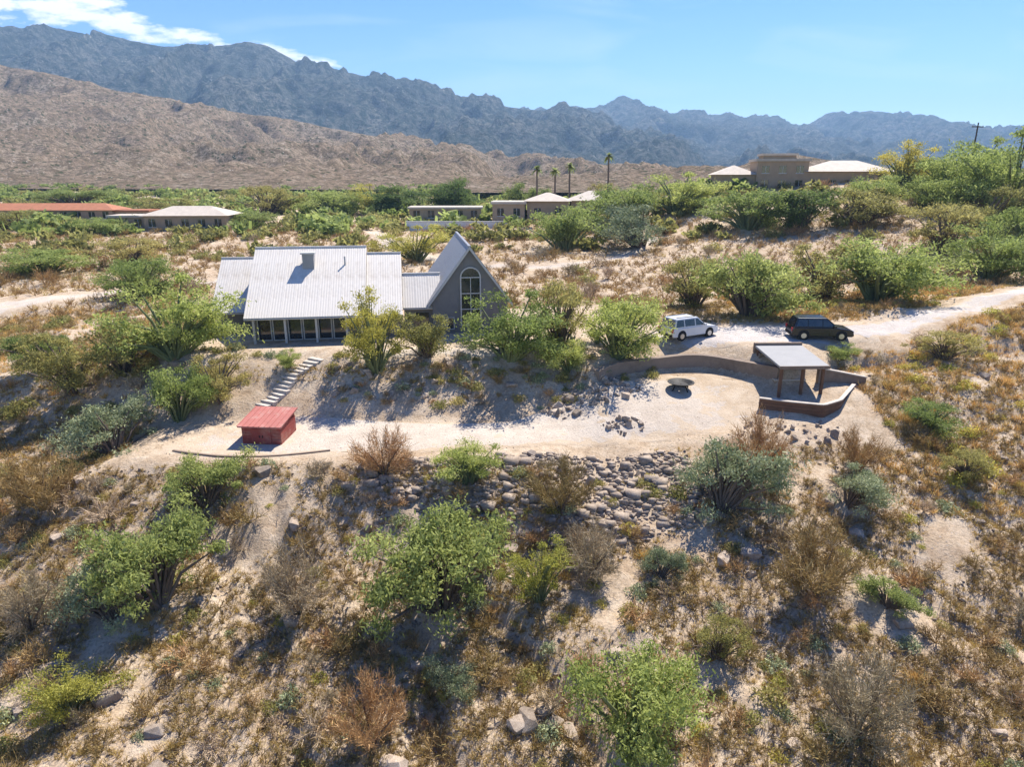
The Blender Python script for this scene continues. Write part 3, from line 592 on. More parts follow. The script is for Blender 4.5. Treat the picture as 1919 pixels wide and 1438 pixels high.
# ---------------------------------------------------------------- utility poles
def upole(label,x,y,ht):
    z=gz(x,y); u=thing('utility_pole',label,'pole',(x,y,z-.5))
    MB().tube([(0,0,0),(0,0,ht)],[.2,.13],8).obj('pole',M['pole'],u)
    MB().box(-1.2,1.2,-.07,.07,ht-.9,ht-.72).obj('crossarm',M['pole'],u)
    for k in (-1.05,-.4,.4,1.05): MB().tube([(k,0,ht-.72),(k,0,ht-.5)],.06,6).obj('insulator',M['trim'],u)
    return u
upole('tall dark utility pole rising above the trees at the right edge',79.5,112,17.5)
upole('shorter utility pole left of the tall one on the right skyline',96,150,12)
# ---------------------------------------------------------------- plants
def quads(c,size,up=.0,aspect=1.0):
    n=len(c); a=rng.standard_normal((n,3)); a/=np.linalg.norm(a,axis=1)[:,None]; b=rng.standard_normal((n,3)); b-=a*(a*b).sum(1)[:,None]; b/=np.linalg.norm(b,axis=1)[:,None]
    s=np.asarray(size).reshape(-1,1)*np.ones((n,1)); a=a*s*aspect; b=b*s*.8
    v=np.stack([c-a*.5-b*.25,c+a*.5-b*.5,c+a*.5+b*.35,c-a*.5+b*.5],1).reshape(-1,3)
    return v,np.arange(4*n).reshape(-1,4)
def crown(name,mat,nclus=26,per=110,rx=1.,rz=.62,leaf=.055,zc=.62,spread=.17,seedgap=.0,flat=.55):
    """a crown of unit half-width: clumps spread through an uneven volume, many small leaves in each"""
    cs=[];lob=[]
    while len(lob)<7:
        q=rng.uniform(-1,1,3)
        if np.linalg.norm(q)<1 and q[2]>-.5 and np.linalg.norm(q[:2])>.2: lob.append(q*.85)
    while len(cs)<nclus:
        if rng.random()<.3:
            q=rng.uniform(-1,1,3)
            if np.linalg.norm(q)>1: continue
        else: q=lob[rng.integers(7)]+rng.normal(0,.24,3)
        if q[2]<-.82: continue
        cs.append((q[0]*rx,q[1]*rx,zc+q[2]*rz))
    cs=np.array(cs); P=[];T=[]
    for c in cs:
        k=int(per*(.6+.9*rng.random())); s=spread*(.7+.7*rng.random())
        P.append(c+rng.standard_normal((k,3))*np.array([s,s,s*flat])); T.append(np.clip(rng.normal(.5,.2,k)+rng.normal(0,.12),0,1))
    P=np.concatenate(P);T=np.concatenate(T); P[:,2]=np.maximum(P[:,2],.06)
    v,f=quads(P,leaf*(.55+.8*rng.random(len(P))),0,1.9); return mesh(name,v,f,False,T,(mat,)),cs
def clump(name,mat,n=420,leaf=.1,h=.75):
    P=rng.normal(0,1,(n,3)); P/=np.linalg.norm(P,axis=1)[:,None]; P*=(rng.random(n)**.45)[:,None]
    a=np.arctan2(P[:,1],P[:,0]); k=rng.uniform(0,6,3); P[:,:2]*=(1+.22*np.sin(3*a+k[0])+.15*np.sin(5*a+k[1]))[:,None]
    P[:,2]=np.abs(P[:,2])*h*(1+.25*np.sin(2*a+k[2]))+.02
    v,f=quads(P,leaf*(.55+.8*rng.random(n)),0,1.9); return mesh(name,v,f,False,np.clip(rng.normal(.5,.22,n),0,1),(mat,))
def limbs(name,cs,mat,r0=.045,stems=4):
    b=MB(); sb=[Vector((.05*math.cos(a),.05*math.sin(a),0)) for a in np.linspace(0,6.28,stems,endpoint=False)]
    for i,c in enumerate(cs):
        s=sb[i%stems]; e=Vector(c); m=s.lerp(e,.45)+Vector((0,0,.1*e.z+.04))+Vector(rng.normal(0,.04,3)); b.tube([s+Vector((0,0,-.15)),m,e],[r0,r0*.6,r0*.2],5,False)
    return mesh(name,b.v,b.f,True,mats=(mat,))
def twigs(name,mat,n=700,length=.35,wid=.012,rz=.8,stems=9,leafn=0,droop=.2):
    """bare twiggy bush of unit half-width: stems fanning from the base, twigs along them"""
    V=[];F=[];T=[];k=0
    tips=[]
    for i in range(stems):
        a=rng.uniform(0,6.28); el=rng.uniform(.35,1.35); e=np.array([math.cos(a)*math.cos(el),math.sin(a)*math.cos(el),math.sin(el)*rz*1.15])*rng.uniform(.75,1.05); tips.append(e)
    def seg(p,q,w):
        nonlocal k
        d=q-p; s=np.cross(d,rng.standard_normal(3)); s=s/(np.linalg.norm(s)+1e-9)*w; V.extend([p-s,p+s,q+s*.4,q-s*.4]); F.append((k,k+1,k+2,k+3)); k+=4; T.append(np.clip(rng.normal(.45,.22),0,1))
    for e in tips: seg(np.zeros(3),e*.55,wid*2.2); seg(e*.55,e,wid*1.5)
    for i in range(n):
        e=tips[rng.integers(stems)]; t=rng.uniform(.25,1.)**.8; p=e*t+rng.normal(0,.05,3)
        d=e/np.linalg.norm(e)*.55+rng.normal(0,.55,3); d[2]=d[2]*.8+.25; d=d/np.linalg.norm(d)*length*rng.uniform(.4,1.1)
        seg(p,p+d,wid)
        if i%2==0: d2=d*.5+rng.normal(0,.3,3)*length*.6; seg(p+d*.6,p+d*.6+d2,wid*.8)
    v=np.array(V); v[:,2]=np.maximum(v[:,2],-.02); return mesh(name,v,np.array(F),False,T,(mat,))
def tuft(name,mat,n=90,h=.9,w=.03):
    V=[];F=[];T=[]
    for i in range(n):
        a=rng.uniform(0,6.28);r=abs(rng.normal(0,.35)); p=np.array([math.cos(a)*r,math.sin(a)*r,-.02]); o=rng.normal(0,.38,2); q=p+np.array([o[0]+p[0]*.5,o[1]+p[1]*.5,h*rng.uniform(.4,1)]); s=np.array([-math.sin(a*3),math.cos(a*3),0])*w; V+= [p-s,p+s,q+s*.3,q-s*.3]; F.append((4*i,4*i+1,4*i+2,4*i+3)); T.append(rng.random())
    return mesh(name,np.array(V),np.array(F),False,T,(mat,))
K={}
def kind(k,mat,bark,nvar,**kw):
    K[k]=[]
    for i in range(nvar):
        cm,cs=crown('crown_'+k,M[mat],**kw); K[k].append((cm,limbs('trunk_'+k,cs,M[bark],.04 if kw.get('nclus',26)>20 else .03)))
kind('green','green','bark',3,nclus=56,per=190,leaf=.028,spread=.1)
kind('bright','bright','barkgreen',3,nclus=52,per=180,leaf=.027,spread=.105,rz=.7,zc=.66)
kind('olive','olive','bark',3,nclus=46,per=170,leaf=.027,spread=.1)
kind('yellow','yellow','barkgreen',3,nclus=46,per=170,leaf=.026,spread=.105,rz=.8,zc=.8)
kind('sage','sage','bark',2,nclus=46,per=180,leaf=.026,spread=.11,rz=.55,zc=.5)
kind('dark','dark','bark',2,nclus=44,per=260,leaf=.036,spread=.14,rz=.9,zc=.9)
BARE=[(twigs('crown_bare',M['dry'],2600,.2,.0055,.95,22),) for i in range(2)]+[(twigs('crown_bare',M['grey'],2600,.2,.0055,.95,22),) for i in range(2)]
def tree(name,label,loc,w,h,k,cat='tree',group=None):
    r=w/2; vz=h/{'green':1.25,'bright':1.38,'olive':1.25,'yellow':1.6,'sage':1.08,'dark':1.85,'bare':1.05}[k]
    o=thing(name,label,cat,(loc[0],loc[1],loc[2]-.05),rng.uniform(0,6.28),group)
    if k=='bare':
        cm=BARE[rng.integers(4)][0]; obj('crown',cm,None,o,scale=(r,r,vz)); b=MB()
        for i in range(5): a=i*1.3; b.tube([(0,0,-.2),(.2*r*math.cos(a),.2*r*math.sin(a),.3*vz),(.5*r*math.cos(a),.5*r*math.sin(a),.62*vz)],[.07,.05,.02],5,False)
        b.obj('trunk',M['bark'],o); return o
    cm,tm=K[k][rng.integers(len(K[k]))]
    obj('crown',cm,None,o,scale=(r,r,vz)); obj('trunk',tm,None,o,scale=(r,r,vz)); return o
TREES=[
(-24.46,48.13,3.46,8.35,5.88,'bright','broad green tree at the left front corner of the house'),
(-42.92,77.66,2.43,9.18,5.62,'bright','rounded green tree behind the left end of the house'),
(-31.46,46.80,1.14,5.76,4.35,'olive','olive tree on the left slope, left of the leafy bushes'),
(-35.62,49.61,2.15,4.43,3.04,'green','small green tree near the left edge above the brushy slope'),
(-28.12,47.72,2.26,5.43,3.77,'olive','grey olive tree left of the house below the dirt road'),
(-22.41,43.19,0.30,4.67,4.07,'bright','leafy green bush at the foot of the slope left of the stone steps'),
(-20.10,44.57,1.20,4.04,3.17,'olive','dark olive bush just left of the stone steps'),
(-16.20,47.61,2.79,1.85,1.42,'bright','small bright green bush beside the top of the stone steps'),
(-9.75,47.15,2.63,4.79,5.59,'yellow','tall yellow-green tree in front of the house roof step'),
(-6.25,48.56,3.34,4.71,3.30,'olive','grey-green tree in front of the grey gabled wing'),
(-0.18,48.85,3.09,7.50,5.12,'bright','large bright green tree right of the grey gable'),
(3.71,51.05,3.44,4.93,5.10,'olive','dull olive tree between two bright green trees right of the house'),
(7.88,49.92,2.99,7.05,5.22,'bright','broad bright green tree left of the white car'),
(4.14,48.35,2.29,3.73,2.46,'bright','low bright bush above the rock pile at the yard edge'),
(18.30,68.03,3.40,6.99,4.93,'olive','brownish olive tree behind the white car'),
(21.72,61.45,3.78,9.26,6.21,'green','spreading green tree behind the gap between the two cars'),
(31.98,69.95,3.89,8.26,5.35,'olive','olive tree behind the black car'),
(36.02,67.14,4.11,12.17,6.57,'bright','wide pale green tree above the driveway'),
(54.06,77.81,4.97,11.54,6.56,'bright','green tree at the right edge above the driveway'),
(58.17,93.03,6.39,10.77,6.20,'olive','olive tree far right below the dark flat roofed house'),
(-14.81,106.43,3.21,10.73,5.53,'yellow','yellow-green tree behind the house ridge'),
(-56.86,103.17,2.97,10.42,4.33,'olive','olive tree beyond the dirt road at left'),
(-66.73,98.57,2.79,13.05,3.98,'bright','pale green tree at the left edge beyond the dirt road'),
(8.91,114.87,4.13,13.29,7.66,'bright','green tree on the flat behind the large bright tree'),
(20.91,112.89,5.03,13.04,6.57,'sage','grey-green tree beyond the house left of the dirt track'),
(-24.59,39.16,-0.42,5.29,3.21,'sage','pale sage bush left of the red shed'),
(-16.83,34.22,-1.37,4.14,3.03,'green','dark green bush below the yard rim in front of the shed'),
(-16.89,28.27,-3.58,6.02,4.70,'green','large dark green tree low on the left slope'),
(-18.75,27.40,-3.85,4.25,2.97,'sage','grey sage bush beside the large tree low at left'),
(-18.13,22.82,-4.99,3.28,2.24,'yellow','bright yellow-green shrub near the bottom left corner'),
(-2.37,34.88,-0.39,3.73,2.58,'bright','bright green bush on the rim of the yard at centre'),
(-3.34,28.45,-3.84,6.84,5.29,'green','largest green tree in the middle foreground'),
(1.30,28.52,-3.59,3.10,3.20,'yellow','yellow-green shrub touching the right side of the largest tree'),
(4.59,21.43,-5.13,5.31,4.84,'bright','bright green tree at the bottom centre of the picture'),
(11.40,33.73,-1.43,5.55,3.78,'sage','grey-green tree on the slope below the ramada'),
(8.98,25.01,-4.15,2.33,2.01,'olive','small olive shrub right of the bright foreground tree'),
(18.83,34.58,-1.56,3.58,2.26,'sage','sage bush on the right slope below the board wall'),
(17.58,27.67,-3.29,2.51,1.63,'green','small dark green bush alone on the right slope'),
(7.26,29.44,-3.01,2.11,1.57,'sage','small pale sage bush above the bright foreground tree'),
(-2.77,24.11,-5.08,2.05,1.73,'sage','small sage bush below the largest foreground tree'),
(27.24,41.61,0.43,3.81,1.87,'bright','low bright bush right of the board wall'),
(25.22,50.45,2.67,2.53,1.32,'bright','small bright bush in front of the black car'),
(32.59,50.06,2.78,4.45,2.10,'olive','low olive bush right of the parking area'),
(26.70,36.80,-0.96,2.83,1.70,'olive','olive bush near the right edge of the slope'),
(14.35,36.53,-0.83,4.67,3.87,'bare','leafless brown tree in front of the right end of the yard'),
(20.78,37.54,-0.95,3.51,2.76,'bare','dark leafless round bush below the board wall'),
(-5.45,21.53,-5.46,3.99,2.95,'bare','leafless brown bush at the bottom left of centre'),
(14.43,28.00,-3.10,5.44,3.55,'bare','large leafless thicket on the right foreground slope'),
(13.22,21.26,-4.82,4.85,3.57,'bare','leafless brown bush at the bottom right'),
(-10.15,27.91,-3.91,4.57,3.29,'bare','leafless brown bush between the two large foreground trees'),
(-7.42,36.35,-0.55,4.64,2.84,'bare','leafless grey bush on the yard rim right of the shed'),
(4.04,30.04,-3.09,4.29,2.75,'bare','leafless brown bush right of the yellow-green shrub'),
(2.62,33.42,-1.45,4.63,2.97,'bare','leafless grey bush on the rock bank'),
(-22.12,26.79,-3.98,3.69,2.66,'bare','leafless brown bush at the left edge low on the slope'),
(-26.10,34.23,-1.86,4.75,3.52,'bare','leafless grey bush at the left edge of the slope'),
(-14.97,200.00,None,10.53,10.07,'dark','dark round tree beside the middle houses'),
(-68.26,195.48,5.78,17.83,8.34,'olive','olive tree right of the cream house'),
(-51.23,198.57,5.65,19.62,7.50,'bright','green tree left of the dark trees in the flat'),
(-40.38,204.92,5.97,14.00,7.73,'yellow','yellow-green tree in the flat near the middle'),
(-29.79,196.51,5.85,17.92,8.39,'dark','dark tree left of the dark round one'),
(-14.35,189.82,6.10,14.43,9.35,'dark','tall dark tree in front of the low white wall'),
(3.85,200.00,None,12.08,9.46,'green','green tree beside the brown house with hipped roofs'),
(22.67,134.76,7.21,15.42,7.99,'bright','green tree right of the brown house'),
(32.41,137.41,9.08,15.66,7.89,'bright','pale green tree below the tower house'),
(39.25,116.51,7.48,15.15,7.70,'bright','green tree in front of the tower house, left'),
(47.08,113.85,7.51,10.45,6.77,'dark','dark tree in front of the tower house, right'),
(55.26,113.08,8.58,12.94,6.15,'olive','olive tree right of the tower house'),
(72.25,131.65,14.15,10.88,7.69,'yellow','yellow-green tree on the right skyline'),
(74.87,120.86,12.35,13.69,8.87,'bright','green tree on the skyline left of the tall pole'),
(76.64,108.44,10.50,16.47,12.45,'bright','large green tree beside the tall utility pole'),
(68.46,101.46,7.82,10.89,6.72,'olive','olive tree under the large tree at right'),
(68.32,115.36,10.57,10.50,6.62,'bright','bright tree below the yellow-green tree on the right skyline'),
(80.48,122.74,13.17,12.02,9.49,'bright','bright tree just left of the tall utility pole'),
(61.13,118.48,10.67,10.78,5.82,'bright','bright tree right of the tower house below the skyline'),
(65.77,89.68,6.73,8.30,6.73,'bright','bright tree at the right edge below the large tree'),
(-140.32,226.02,6.51,22.26,6.29,'green','green tree behind the red tiled house'),
(-95.21,200.00,None,21.18,4.90,'olive','olive tree behind the cream house'),
(-108.92,154.84,4.56,13.03,4.61,'olive','olive tree in front of the red tiled house'),
(-84.32,144.87,4.33,12.21,4.08,'bright','green tree in front of the cream house, left'),
(-58.56,156.44,4.57,11.96,4.39,'green','green tree in front of the cream house, right'),
(25.59,200.00,None,9.01,6.48,'olive','small tree behind the brown house'),
]
for x,y,z,w,h,k,lab in TREES:
    big=h>2.2
    tree({'bare':'bare_tree' if big else 'bare_bush','sage':'sage_bush','dark':'evergreen_tree'}.get(k,'desert_tree' if big else 'green_bush'),lab,(x,y,gz(x,y) if z is None else z),w,h,k,'tree' if big else 'bush')
# palms by the middle houses
def palm(label,x,y,ht):
    z=gz(x,y); p=thing('palm_tree',label,'palm',(x,y,z),rng.uniform(0,6)); MB().tube([(0,0,-.3),(.1,0,ht*.5),(0,0,ht)],[.28,.22,.2],7).obj('trunk',M['bark'],p)
    V=[];F=[];T=[]
    for i in range(34):
        a=rng.uniform(0,6.28);e=rng.uniform(-.5,1.2);pr=None;l=rng.uniform(1.5,2.1)
        for j in range(5):
            t=j/4; r=l*t*math.cos(e*(1-t*.2)); zz=ht+l*t*math.sin(e)-.9*t*t; s=.26*math.sin(math.pi*min(1,t+.15))+.03
            q=[(r*math.cos(a)-s*math.sin(a),r*math.sin(a)+s*math.cos(a),zz-.08),(r*math.cos(a)+s*math.sin(a),r*math.sin(a)-s*math.cos(a),zz-.08)]
            n=len(V);V+=q
            if j: F.append((n-2,n-1,n+1,n)); T.append(rng.random())
    obj('crown',mesh('crown',V,np.array(F),False,T,(M['green'],)),None,p)
for lab,x,y,ht in (('left palm of the row behind the brown house',6,172,10.5),('second palm from the left behind the brown house',10.5,174,9.6),('third palm from the left behind the brown house',14,173,10.2),('palm standing apart to the right of the row',23,171,11.5)): palm(lab,x,y,ht)
# agaves by the parking area
def agave(label,x,y,s):
    a=thing('agave',label,'agave',(x,y,gz(x,y)),rng.uniform(0,6),'agaves beside the garden path')
    for i in range(16):
        an=i*2.4; el=.35+1.0*(i/16); l=s*(1-.25*i/16); d=Vector((math.cos(an)*math.cos(el),math.sin(an)*math.cos(el),math.sin(el))); sd_=Vector((-math.sin(an),math.cos(an),0))*.09*s; p0=d*.05;p1=d*l*.45;p2=d*l+Vector((0,0,-.06))
        me=mesh('leaf',[tuple(q) for q in (p0-sd_*.6,p0+sd_*.6,p1+sd_,p1-sd_,p2)],[(0,1,2,3),(3,2,4)],False,[.3+.4*rng.random()]*2,(M['sage'],)); obj('leaf',me,None,a)
for i,(x,y,s) in enumerate(((4.6,51.2,1.3),(6.6,51.6,1.1),(8.4,51.3,1.2),(5.4,50.1,.9))): agave('large blue-grey agave with stiff pointed leaves beside the garden path',x,y,s)
# ---------------------------------------------------------------- rocks
def rockmesh(i,sub=1):
    b=bmesh.new(); n=(8,11,22)[sub]; s=np.array([rng.uniform(.8,1.35),rng.uniform(.6,1.),rng.uniform(.5,.85)])
    P=rng.uniform(-1,1,(n*3,3)); P=P[np.argsort(-np.linalg.norm(P,axis=1))][:n]; P/=np.maximum(1,np.linalg.norm(P,axis=1)/1.15)[:,None]
    for q in P*s: b.verts.new(tuple(q))
    r=bmesh.ops.convex_hull(b,input=b.verts); bmesh.ops.delete(b,geom=[g for g in r['geom_interior'] if isinstance(g,bmesh.types.BMVert)],context='VERTS')
    bmesh.ops.triangulate(b,faces=b.faces)
    me=bpy.data.meshes.new('rock'); b.to_mesh(me); b.free(); me.materials.append(M['rock']); return me
RK=[rockmesh(i) for i in range(9)]; RKB=[rockmesh(i,2) for i in range(4)]
def rockpile(name,label,pts,s0,s1,maxparts=260):
    c=np.mean(pts,axis=0); z0=gz(c[0],c[1]); h=thing(name,label,'rocks',(c[0],c[1],z0)); V=[];F=[];n=0
    for i,(x,y) in enumerate(pts):
        s=float(np.clip(s0*np.exp(rng.normal(.2,.6)),s0*.5,s1*1.5)); z=gz(x,y)+s*.12; me=RK[rng.integers(9)]
        if i<maxparts: obj('rock',me,None,h,(x-c[0],y-c[1],z-z0),tuple(rng.uniform(0,6,3)*np.array([.3,.3,1])),s)
        else:
            vv=np.array([w.co for w in me.vertices])*s+np.array([x-c[0],y-c[1],z-z0]); V.append(vv); F.append(np.array([p.vertices for p in me.polygons])+n); n+=len(vv)
    if V: stuff(obj('small_rocks',mesh('small_rocks',np.concatenate(V),np.concatenate(F)),M['rock'],h))
def inpoly(poly,n):
    p=np.array(poly);r=[]
    while len(r)<n:
        x=rng.uniform(p[:,0].min(),p[:,0].max());y=rng.uniform(p[:,1].min(),p[:,1].max());c=False;j=len(p)-1
        for i in range(len(p)):
            if (p[i,1]>y)!=(p[j,1]>y) and x<(p[j,0]-p[i,0])*(y-p[i,1])/(p[j,1]-p[i,1])+p[i,0]: c=not c
            j=i
        if c: r.append((x,y))
    return r
rockpile('rock_bank','long bank of broken rock below the front rim of the yard',inpoly([(-9,36.8),(-4,37.2),(4,38.2),(10,39.2),(12,36.5),(10,32.8),(4,31.4),(-2,32.8),(-7,34.6)],3200),.09,.34)
rockpile('rock_pile','heap of brown rocks at the left foot of the curved wall',inpoly([(2.0,44.0),(4.5,47.2),(7.5,47.9),(10,48.0),(9.5,46.2),(6.5,44.2),(3.5,42.8)],190),.12,.34)
rockpile('rock_pile','rock bank beside the right of the stone steps below the deck',inpoly([(-14,45),(-12.6,48),(-7,48.4),(-2,48.2),(-3,45.2),(-8,44.6)],170),.1,.3)
rockpile('rock_cluster','small cluster of rocks lying on the open yard',inpoly([(5.5,41.6),(8.2,42.8),(9,42.0),(7,40.6)],46),.1,.24)
rockpile('rock_cluster','rocks along the slope in front of the board wall',inpoly([(13,39.8),(16,42.4),(21,41.6),(22,39.6),(17,38.4)],90),.1,.26)
# ---------------------------------------------------------------- scattered brush, boulders and ground litter
KEEP=[(-24,36.6,7,46.2),(-26,47.6,10,70),(6,39.5,24.5,51.6),(9,51,31,58)]
ROADS=(([(27,54),(33,56.2),(40,59.5),(48,64),(60,71),(80,84),(110,104)],3.),([(-90,76),(-70,75),(-56,74),(-48,82),(-41,92),(-36,100),(-30,106)],3.),([(-30,150),(-20,118),(-8,104),(6,98),(16,104),(24,118)],2.2))
def freev(x,y):
    ok=np.ones(len(x),bool)
    for a,b,c,d in KEEP: ok&=~((x>a)&(x<c)&(y>b)&(y<d))
    for p,wd in ROADS:
        for (ax,ay),(bx,by) in zip(p[:-1],p[1:]):
            t=np.clip(((x-ax)*(bx-ax)+(y-ay)*(by-ay))/((bx-ax)**2+(by-ay)**2),0,1)
            ok&=np.hypot(x-ax-t*(bx-ax),y-ay-t*(by-ay))>wd
    return ok
def take(n,draw,bare=0):
    r=[];m=0
    while m<n:
        x,y=draw(max(400,2*n)); ok=freev(x,y)
        if bare: ok&=vnoise(x*.22+9,y*.22)*.65+vnoise(x*.7,y*.7+5)*.35>bare
        r.append(np.stack([x[ok],y[ok]],1)); m+=int(ok.sum())
    return [(float(a),float(b)) for a,b in np.concatenate(r)[:n]]
def scatter(n,y0,y1,pad=1.06,pw=1.,bare=0):
    def draw(k):
        y=y0+(y1-y0)*rng.random(k)**pw; D=y*.957+(16-np.interp(y,KY,KL))*.29; return rng.uniform(-1,1,k)*D*.75*pad,y
    return take(n,draw,bare)
def side(n,x0,x1,y0,y1): return take(n,lambda k:(rng.uniform(x0,x1,k),rng.uniform(y0,y1,k)))
BR=[twigs('brush',M['dry'],230,.42,.014,.75,11) for i in range(4)]+[twigs('brush',M['grey'],230,.42,.014,.75,11) for i in range(2)]
BS=[clump('sage_clump',M['sage']) for i in range(3)]
BY=[clump('brittlebush',M['yellow'],380,.09,.7) for i in range(3)]+[tuft('grass_tuft',M['straw'],150,.9,.03)]
BO=[clump('olive_clump',M['olive']) for i in range(3)]
REF=[(-22.7,28.4,'the large dark green tree low at left'),(-27,21.5,'the yellow-green shrub near the bottom left'),(-3.1,27.6,'the largest green tree in the foreground'),(4.1,21.6,'the bright tree at the bottom centre'),(1.3,27.6,'the yellow-green shrub at centre'),(11,33.5,'the grey-green tree below the ramada'),(17.5,34.0,'the sage bush on the right slope'),(17.6,27.4,'the small dark bush on the right slope'),(15.4,26.9,'the leafless thicket at right'),(13.4,21.4,'the leafless bush at the bottom right'),(-4.9,21.2,'the leafless bush left of the bottom centre'),(-11,27,'the leafless bush between the foreground trees'),(-18,34,'the bush below the yard rim'),(-2.5,35.6,'the bright bush on the yard rim'),(-29,27,'the leafless bush at the left edge'),(8.1,25.4,'the small olive shrub right of the bright tree')]
def where(x,y):
    r=min(REF,key=lambda r:(r[0]-x)**2+(r[1]-y)**2); dx,dy=x-r[0],y-r[1]
    return ('right of ' if dx>0 else 'left of ') + r[2] if abs(dx)>abs(dy) else ('behind ' if dy>0 else 'in front of ')+r[2]
def zone(x,y):
    if y>68: return ('at far left beyond the dirt road','behind the left half of the house','behind the grey gabled wing','behind the parked cars','beyond the driveway at far right')[int(np.searchsorted([-40,-14,8,34],x))]+(', nearer side' if y<105 else ', farther side')
    if x<-21: return ('low on the left slope','beside the left end of the house')[int(y>52)]+(' by the picture edge' if x<-38 else '')
    if x>21: return ('below','beside','above')[int(np.searchsorted([44,56],y))]+' the ramada on the right slope'+(' by the picture edge' if x>34 else '')
    if y<48.8: return 'on the bank '+('right of the steps' if x<-8 else ('below the yellow-green tree' if x<-3 else ('below the grey gable' if x<1 else 'near the rock heap')))
    return 'in the beds in front of the house '+('left of the steps' if x<-15.5 else ('right of the steps' if x<-6 else 'near the garden path'))
def plant(meshes,name,label,cat,group,pts,s0,s1,hz=1.,near=False):
    for x,y in pts:
        s=rng.uniform(s0,s1); m_=meshes[rng.integers(len(meshes))]; o=obj(name,m_,None,None,(x,y,gz(x,y)-.03),(0,0,rng.uniform(0,6.28)),(s,s*rng.uniform(.8,1.2),s*hz*rng.uniform(.75,1.2)))
        if near:
            q=(s-s0)/(s1-s0); size='small' if q<.33 else ('middling' if q<.66 else 'large'); mn=m_.materials[0].name
            tone='grey' if 'grey' in mn else ('straw' if mn=='straw' else label); tag(o,size+' '+tone+' '+cat+' '+where(x,y),cat,group)
        else: tag(o,('large ' if (s-s0)/(s1-s0)>.5 else 'small ')+('brown ' if 'twig' in m_.materials[0].name else label)+cat+' '+zone(x,y),cat,group)
plant(BR,'dry_brush','brown','brush','brush on the near slope',scatter(195,15.5,36.5,pw=.85),.5,1.2,near=True)
plant(BS,'sage_clump','pale','sage','sage clumps on the near slope',scatter(70,16,37),.3,.7,near=True)
plant(BY,'brittlebush','yellowish','shrub','yellow clumps on the near slope',scatter(90,16,37),.25,.6,near=True)
plant(BO,'olive_clump','olive','shrub','olive clumps on the near slope',scatter(70,16,37),.3,.75,near=True)
plant(BY,'brittlebush','yellow ','shrub','yellow clumps on the right slope',side(110,24,48,36,67),.4,.9)
plant(BR,'dry_brush','brown ','brush','brush on the right slope',side(45,22,45,36,66),.5,1.1)
plant(BR,'dry_brush','brown ','brush','brush on the left slope',side(60,-54,-23,36,67),.6,1.3)
plant(BO,'olive_clump','olive ','shrub','olive clumps on the left slope',side(70,-54,-23,36,67),.5,1.2)
plant(BO+BS,'house_shrub','grey-green ','shrub','shrubs around the house',[(x,y) for x,y in [(rng.uniform(-24,12),rng.uniform(47.2,50.2)) for _ in range(60)] if not (-20.5<x<-8 and y>49.0) and abs(x-(-14.4-(48.6-y)*.63))>1.1],.3,.7)
bank=[(float(a),float(b)) for a,b in zip(rng.uniform(-13.2,5,80),rng.uniform(44.2,48.7,80))]
plant(BO+BS+BR,'bank_shrub','grey-green ','shrub','shrubs around the house',bank,.25,.75)
plant(BR+BO,'valley_shrub','olive ','shrub','shrubs on the flat beyond the house',scatter(280,72,150),.8,2.0)
# everything smaller or farther: uncountable ground cover, one object each
def merge(name,label,cat,meshes,pts,s0,s1,mat=None,hz=1.):
    V=[];F=[];T=[];n=0
    A=[(np.array([w.co for w in me.vertices]),np.array([p.vertices for p in me.polygons]),np.array([d.value for d in me.attributes['tint'].data]) if 'tint' in me.attributes else None) for me in meshes]
    zs=gzv([p[0] for p in pts],[p[1] for p in pts])
    for (x,y),zz in zip(pts,zs):
        a,f_,t_=A[rng.integers(len(A))]; s=rng.uniform(s0,s1); an=rng.uniform(0,6.28); c,s_=math.cos(an),math.sin(an)
        v_=a*np.array([s,s,s*hz]); v_=np.stack([v_[:,0]*c-v_[:,1]*s_+x,v_[:,0]*s_+v_[:,1]*c+y,v_[:,2]+zz],1)
        V.append(v_);F.append(f_+n);n+=len(v_)
        if t_ is not None: T.append(t_+rng.normal(0,.15))
    o=obj(name,mesh(name,np.concatenate(V),np.concatenate(F),False,np.clip(np.concatenate(T),0,1) if T else None,(mat or meshes[0].materials[0],))); return stuff(o,label,cat)
TG=[tuft('t',M['straw'],16,1.,.05) for i in range(5)]
merge('dry_grass','dry straw coloured grass over the near slopes','grass',TG,scatter(20000,14,72,bare=.33),.1,.3)
merge('far_grass','dry grass over the flat beyond the house','grass',TG,scatter(4500,72,170),.3,.7)
TB=[twigs('t',M['dry'],24,.55,.024,.6,7) for i in range(6)]
merge('flat_brush','brown scrub over the flat beyond the house','brush',TB,scatter(6500,70,170),.45,1.2)
merge('small_brush','small dry brush scattered over the slopes','brush',TB,scatter(12500,14,72,bare=.42),.16,.55)
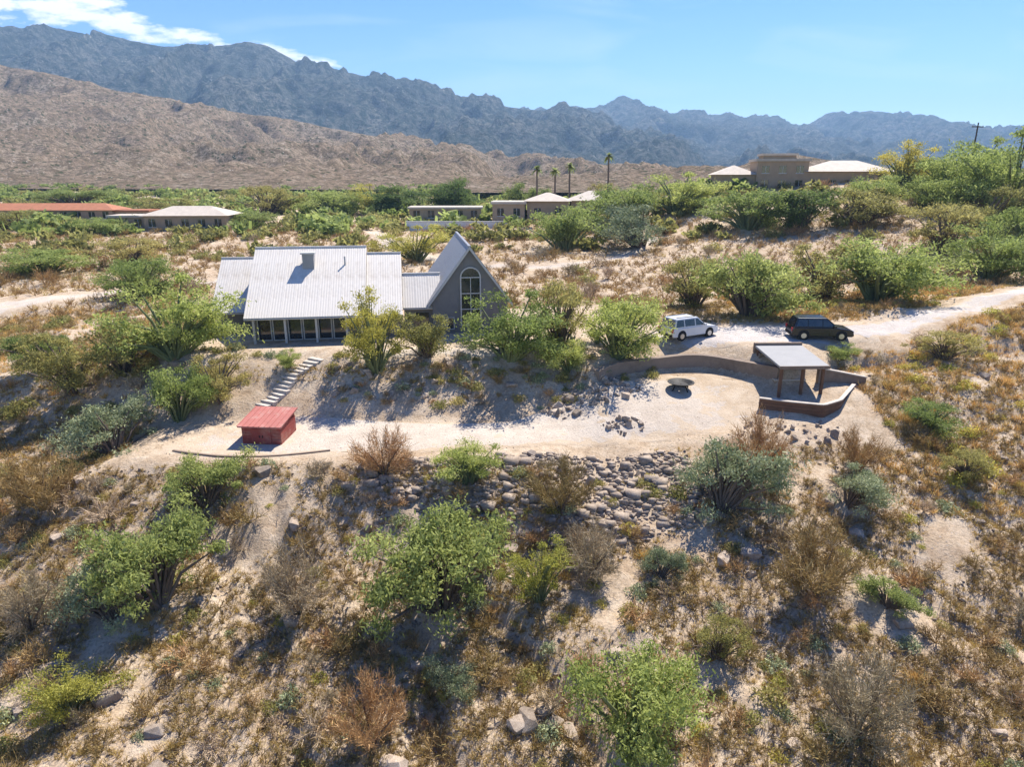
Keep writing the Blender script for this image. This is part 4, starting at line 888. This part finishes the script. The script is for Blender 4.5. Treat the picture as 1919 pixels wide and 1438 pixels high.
merge('golden_grass','golden dry grass on the slopes either side of the yard','grass',[tuft('t',M['straw'],22,1.,.05) for i in range(4)],side(2600,22,50,34,74)+side(1500,-55,-23,34,74),.2,.5)
TC=[crown('t',M['olive'],5,18,leaf=.3,spread=.25,zc=.4,rz=.4)[0] for i in range(4)]
merge('far_scrub','scrub covering the flat in front of the mountains','scrub',TC,scatter(2600,110,430,pw=.8),.8,2.2)
TD=[crown('t',M['bright'],5,20,leaf=.3,spread=.25,zc=.5,rz=.45)[0] for i in range(4)]
merge('far_trees','distant band of green trees in front of the foothill','trees',TD,scatter(900,140,420,pw=.9)+scatter(700,380,560),1.4,3.2,hz=.9)
PB=[rockmesh(0,0) for i in range(5)]
merge('yard_pebbles','pebbles lying on the pale graded yard','stones',PB,[(a,b) for a,b in inpoly([(-23,38.2),(-17,44),(4,43.4),(13,50),(18,45),(12,40.6),(0,38.6),(-19,37)],900)],.02,.07,M['rock'])
merge('loose_stones','loose stones scattered over the slopes','stones',PB,scatter(7000,14,72,bare=.35),.05,.17,M['rock'])
for i,(x,y) in enumerate(scatter(70,16,48)):
    s=rng.uniform(.2,.5); tag(obj('boulder',RKB[rng.integers(4)],None,None,(x,y,gz(x,y)+s*.15),(0,0,rng.uniform(0,6)),s),('large' if s>.35 else 'small')+' tan boulder '+(where(x,y) if abs(x)<32 and y<38 else zone(x,y)),'boulder','boulders on the slopes')
# ---------------------------------------------------------------- haze
hz_=MB().box(-7100,7100,-100,7600,-60,800).obj('haze',None); hz_['kind']='stuff'; tag(hz_,'thin blue air between the yard and the mountains','haze')
m=bpy.data.materials.new('haze'); m.use_nodes=True; m.node_tree.nodes.clear(); o_=m.node_tree.nodes.new('ShaderNodeOutputMaterial'); pv=m.node_tree.nodes.new('ShaderNodeVolumePrincipled'); pv.inputs['Color'].default_value=(.44,.7,1,1); pv.inputs['Density'].default_value=1.45e-4; pv.inputs['Anisotropy'].default_value=.1
m.node_tree.links.new(pv.outputs[0],o_.inputs['Volume']); hz_.data.materials.append(m)
